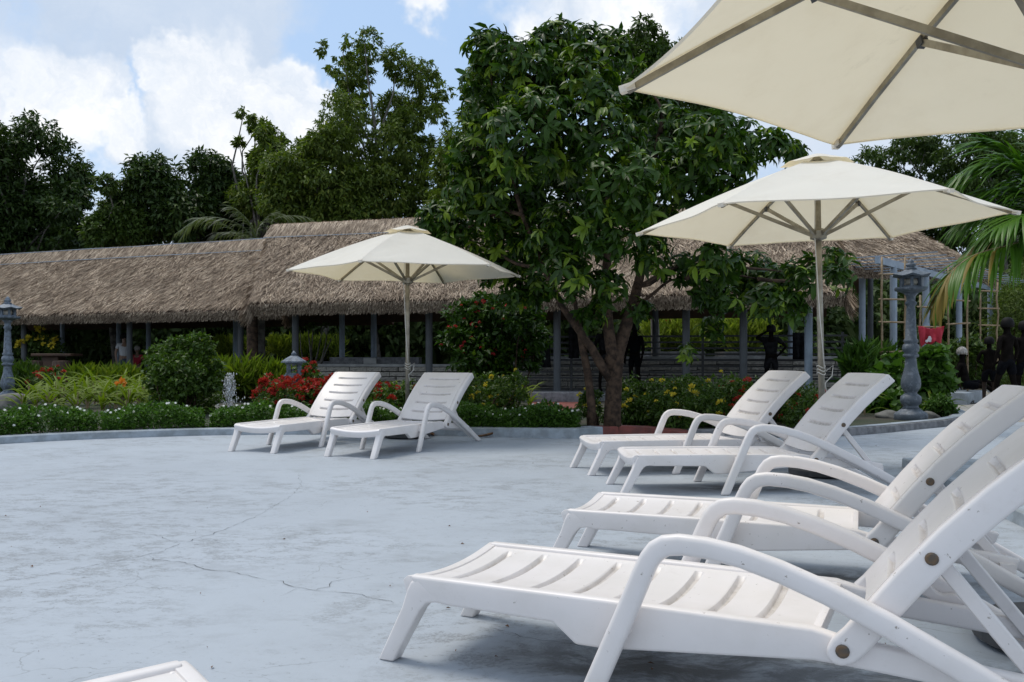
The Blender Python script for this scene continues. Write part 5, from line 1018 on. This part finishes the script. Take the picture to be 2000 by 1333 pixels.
    for sg in (1, -1):
        a, b = sorted((sg * .291, sg * .339)); A_ = [-.045, -.03, 0, .04, .1, .25, .4, .55, .7, .82, .855]; mb = MB()
        mb.ribbon([(x, (.012 if x < -.04 else .03 if x < -.02 else .038) + BOW(max(x, 0.))) for x in A_], [(x, (-.012 if x < -.04 else -.03 if x < -.02 else -.042) + BOW(max(x, 0.))) for x in A_], a, b); o = mb.build('back_rail', m, p_, bevel=.012, seg=3); o.location = (-.05, 0, 0)
        mb = MB(); q = MB(); q.lathe([(.0165, 0), (.0165, .004), (.012, .007)], n=14); mb.add([(x, sg * (.3385 + z), y) for x, y, z in q.v], q.f); o = mb.build('bolt', M['bolt'], p_); o.location = (.285, 0, BOW(.33))
        # prop bar from the upper bolt to the rack
        tpos = (T @ rot @ Vector((.335, sg * .255, BOW(.33)))); mb = MB(); mb.bar(tpos, (1.98, sg * .255, .155), .022, .04); mb.build('prop_bar', m, root, bevel=.004, seg=1)
    mb = MB(); P = []; vv = np.linspace(-.31, .31, 13)
    for v in vv:
        x = .85 + .028 * (1 - (v / .29) ** 2) * .95; z = BOW(.85) + .036 - .024 * (1 - (v / .28) ** 2) * (abs(v) < .28); P += [(x - .03, v, z + .002), (x - .006, v, z), (x + .008, v, z - .014), (x + .008, v, z - .055), (x - .01, v, z - .06)]
    mb.add(P, [(5 * i + k, 5 * i + (k + 1) % 5, 5 * i + 5 + (k + 1) % 5, 5 * i + 5 + k) for i in range(12) for k in range(5)] + [(4, 3, 2, 1, 0), tuple(60 + k for k in range(5))]); o = mb.build('top_rail', m, p_, bevel=.006); o.location = (-.05, 0, 0)
    mb = MB(); mb.tube([(1.98, -.27, .155), (1.98, .27, .155)], .016, 8); mb.build('cross_bar', m, root, smooth=True)
    return root
LABS = [('A', (-2.804, 9.513, 1.177), 'white plastic sun lounger farthest left, behind the red flower bush end', 0), ('B', (-1.658, 9.002, 1.143), 'white plastic sun lounger over the dark umbrella base, right one of the distant pair', 0),
        ('C', (.594, 7.941, .214), 'white plastic sun lounger nearest the hedge, in front of the big tree trunk', 1), ('D', (.776, 6.869, .076), 'white plastic sun lounger beside the right parasol pole, second from the hedge', 1),
        ('E', (.254, 4.548, -.375), 'greyish white sun lounger with cracked front leg, behind the nearest lounger', 1), ('F', (-.318, 3.271, -.453), 'nearest large white sun lounger with rusty bolts, its foot end on the worn paint', 1),
        ('G', (-.50, 1.98, R(222)), 'sun lounger of which only a white corner peeps in at the bottom edge', 1)]
protos = {0: make_lounger(R(49.5) - .16), 1: make_lounger(R(49.5) - .06)}; used = set()
for nm, (x, y, t), lab, k in LABS:
    o = protos[k] if k not in used else copy_tree(protos[k]); used.add(k); o.location = (x, y, 0.); o.rotation_euler = (0, 0, t); tag(o, lab, 'sun lounger', 'white sun loungers on the pool deck')

# ------------------------------------------------------------------ parasols
def parasol(loc, ang, rim, label, Rr=1.6, rise=.58, tilt=0., rope=True, base=True):
    root = empty('parasol', (loc[0], loc[1], 0), 0, label, 'parasol', 'cream parasols'); top = rim + rise
    def corner(k): a = ang + math.pi / 3 * k; return np.array([Rr * math.cos(a), Rr * math.sin(a), rim])
    apex = np.array([0, 0, top])
    for k in range(6):                                # six canopy panels
        c0, c1 = corner(k), corner(k + 1); nt_, ns = 24, 24; V = []; r = np.random.default_rng(k)
        for i in range(nt_ + 1):
            t = .13 + .87 * i / nt_
            for j in range(ns + 1):
                s_ = j / ns; e = c0 + (c1 - c0) * s_; bul = math.sin(math.pi * s_); e = e * np.array([1 - .045 * bul, 1 - .045 * bul, 1]) + np.array([0, 0, .012 * bul])
                p = apex + (e - apex) * t; p = p + np.array([0, 0, -.05 * bul * t * (1 - t * .75) + .03 * math.sin(math.pi * t)])
                for cq in (c0, c1):                  # tension creases fanning out from the corner pockets
                    dv = p - cq; dd = np.linalg.norm(dv); an_ = math.atan2(dv[1], dv[0]); p = p + np.array([0, 0, .016 * math.exp(-dd / .3) * min(1, dd / .05) * math.sin(an_ * 17 + k) * min(1, bul * 3)])
                V.append(p + np.array([0, 0, .006 * math.sin(7 * s_ + 9 * t + k) * bul * t]))
        mb = MB(); mb.add(V, [(i * (ns + 1) + j, i * (ns + 1) + j + 1, (i + 1) * (ns + 1) + j + 1, (i + 1) * (ns + 1) + j) for i in range(nt_) for j in range(ns)])
        h = nt_ * (ns + 1); hem = [V[h + j] for j in range(ns + 1)] + [V[h + j] * np.array([.994, .994, 1]) + np.array([0, 0, -.009]) for j in range(ns + 1)]; mb.add(hem, [(j, j + 1, ns + 2 + j, ns + 1 + j) for j in range(ns)])
        mb.build('canopy_panel', M['canvas'], root, smooth=True)
    mb = MB(); V = [apex + np.array([0, 0, .035])]; n_ = 36   # wind vent cap
    for i in range(1, 5):
        for j in range(n_):
            a = ang + 2 * math.pi * j / n_; hexr = math.cos(math.pi / 6) / math.cos(((a - ang) % (math.pi / 3)) - math.pi / 6); rr = .31 * i / 4 * hexr; wav = .022 * (i / 4) ** 2 * (.5 - .5 * math.cos(6 * (a - ang))); V.append(np.array([rr * math.cos(a), rr * math.sin(a), top + .035 - .10 * (i / 4) ** 1.2 + wav]))
    mb.add(V, [(0, 1 + j, 1 + (j + 1) % n_) for j in range(n_)] + [(1 + (i - 1) * n_ + j, 1 + (i - 1) * n_ + (j + 1) % n_, 1 + i * n_ + (j + 1) % n_, 1 + i * n_ + j) for i in range(1, 4) for j in range(n_)]); mb.build('vent_cap', M['canvas'], root, smooth=True)
    hz = rim - .10; bulge = lambda t: .03 * math.sin(math.pi * t)
    for k in range(6):
        c = corner(k); a = c / np.linalg.norm(c[:2]); a = np.array([a[0], a[1], 0]); P = [apex + (c - apex) * t + np.array([0, 0, bulge(t) - .026]) for t in (.03, .25, .5, .75, .985)]; mb = MB()
        for p, q in zip(P[:-1], P[1:]): mb.bar(p, q, .019, .028)
        rb = mb.build('rib', M['steel'], root); t = .52; q = apex + (c - apex) * t + np.array([0, 0, bulge(t) - .045]); mb = MB(); mb.bar(a * .06 + np.array([0, 0, hz]), q, .02, .03); mb.build('strut', M['steel'], root)
        mb = MB(); mb.bar(q - (c - apex) * .012 + np.array([0, 0, .0]), q + (c - apex) * .012, .034, .04); mb.build('hinge_bracket', M['base'], rb)
        e = c * np.array([1.0, 1.0, 1]); mb = MB(); mb.bar(e - a * .06 + np.array([0, 0, .002]), e + a * .006 + np.array([0, 0, -.012]), .035, .03); mb.build('corner_pocket', M['canvas'], root)
    mb = MB(); mb.tube([(0, 0, .02), (0, 0, top - .02)], .027, 14); mb.build('pole', M['steel'], root, smooth=True)
    mb = MB(); mb.lathe([(.03, hz - .05), (.07, hz - .035), (.075, hz + .03), (.045, hz + .05), (.03, hz + .055)], n=12); mb.build('slider_hub', M['steel'], root)
    mb = MB(); mb.lathe([(.03, top - .1), (.06, top - .09), (.06, top - .03), (.03, top)], n=12); mb.build('crown_hub', M['steel'], root)
    if base: mb = MB(); mb.lathe([(.26, .004), (.29, .02), (.29, .06), (.26, .085), (.06, .1), (.05, .14), (.03, .15)], n=28); mb.build('base', M['base'], root, bevel=.0)
    if rope:
        mb = MB(); d = np.array([-.04, -.03]); mb.tube([(-.03, -.03, hz + .35), (-.045, -.04, hz), (-.02, -.05, 1.4), (.015, -.045, .92)], .0045, 5)
        for z in (.88, .91, .94): mb.tube([(.034 * math.cos(a), .034 * math.sin(a), z + .012 * math.sin(a * 2 + z)) for a in np.linspace(0, 6.28, 13)], .0045, 5)
        mb.tube([(.03, -.03, .9), (.09, -.04, .95), (.08, -.04, .86), (.02, -.04, .8), (.03, -.035, .72)], .0045, 5); mb.build('cord', M['rope'], root, smooth=True)
    root.rotation_euler = (0, tilt, 0); return root
parasol((-1.33, 11.3), R(16), 2.10, 'cream parasol standing behind the two left loungers', Rr=1.49, rise=.57)
parasol((2.70, 7.7), R(-15), 2.185, 'cream parasol over the two loungers nearest the hedge', Rr=1.57, rise=.57, tilt=R(-1.2))
parasol((1.946, 3.13), math.atan2(4.71 - 3.13, 1.716 - 1.946), 2.15, 'large cream parasol seen from below, overhanging the top right corner', Rr=1.6, rise=.6)
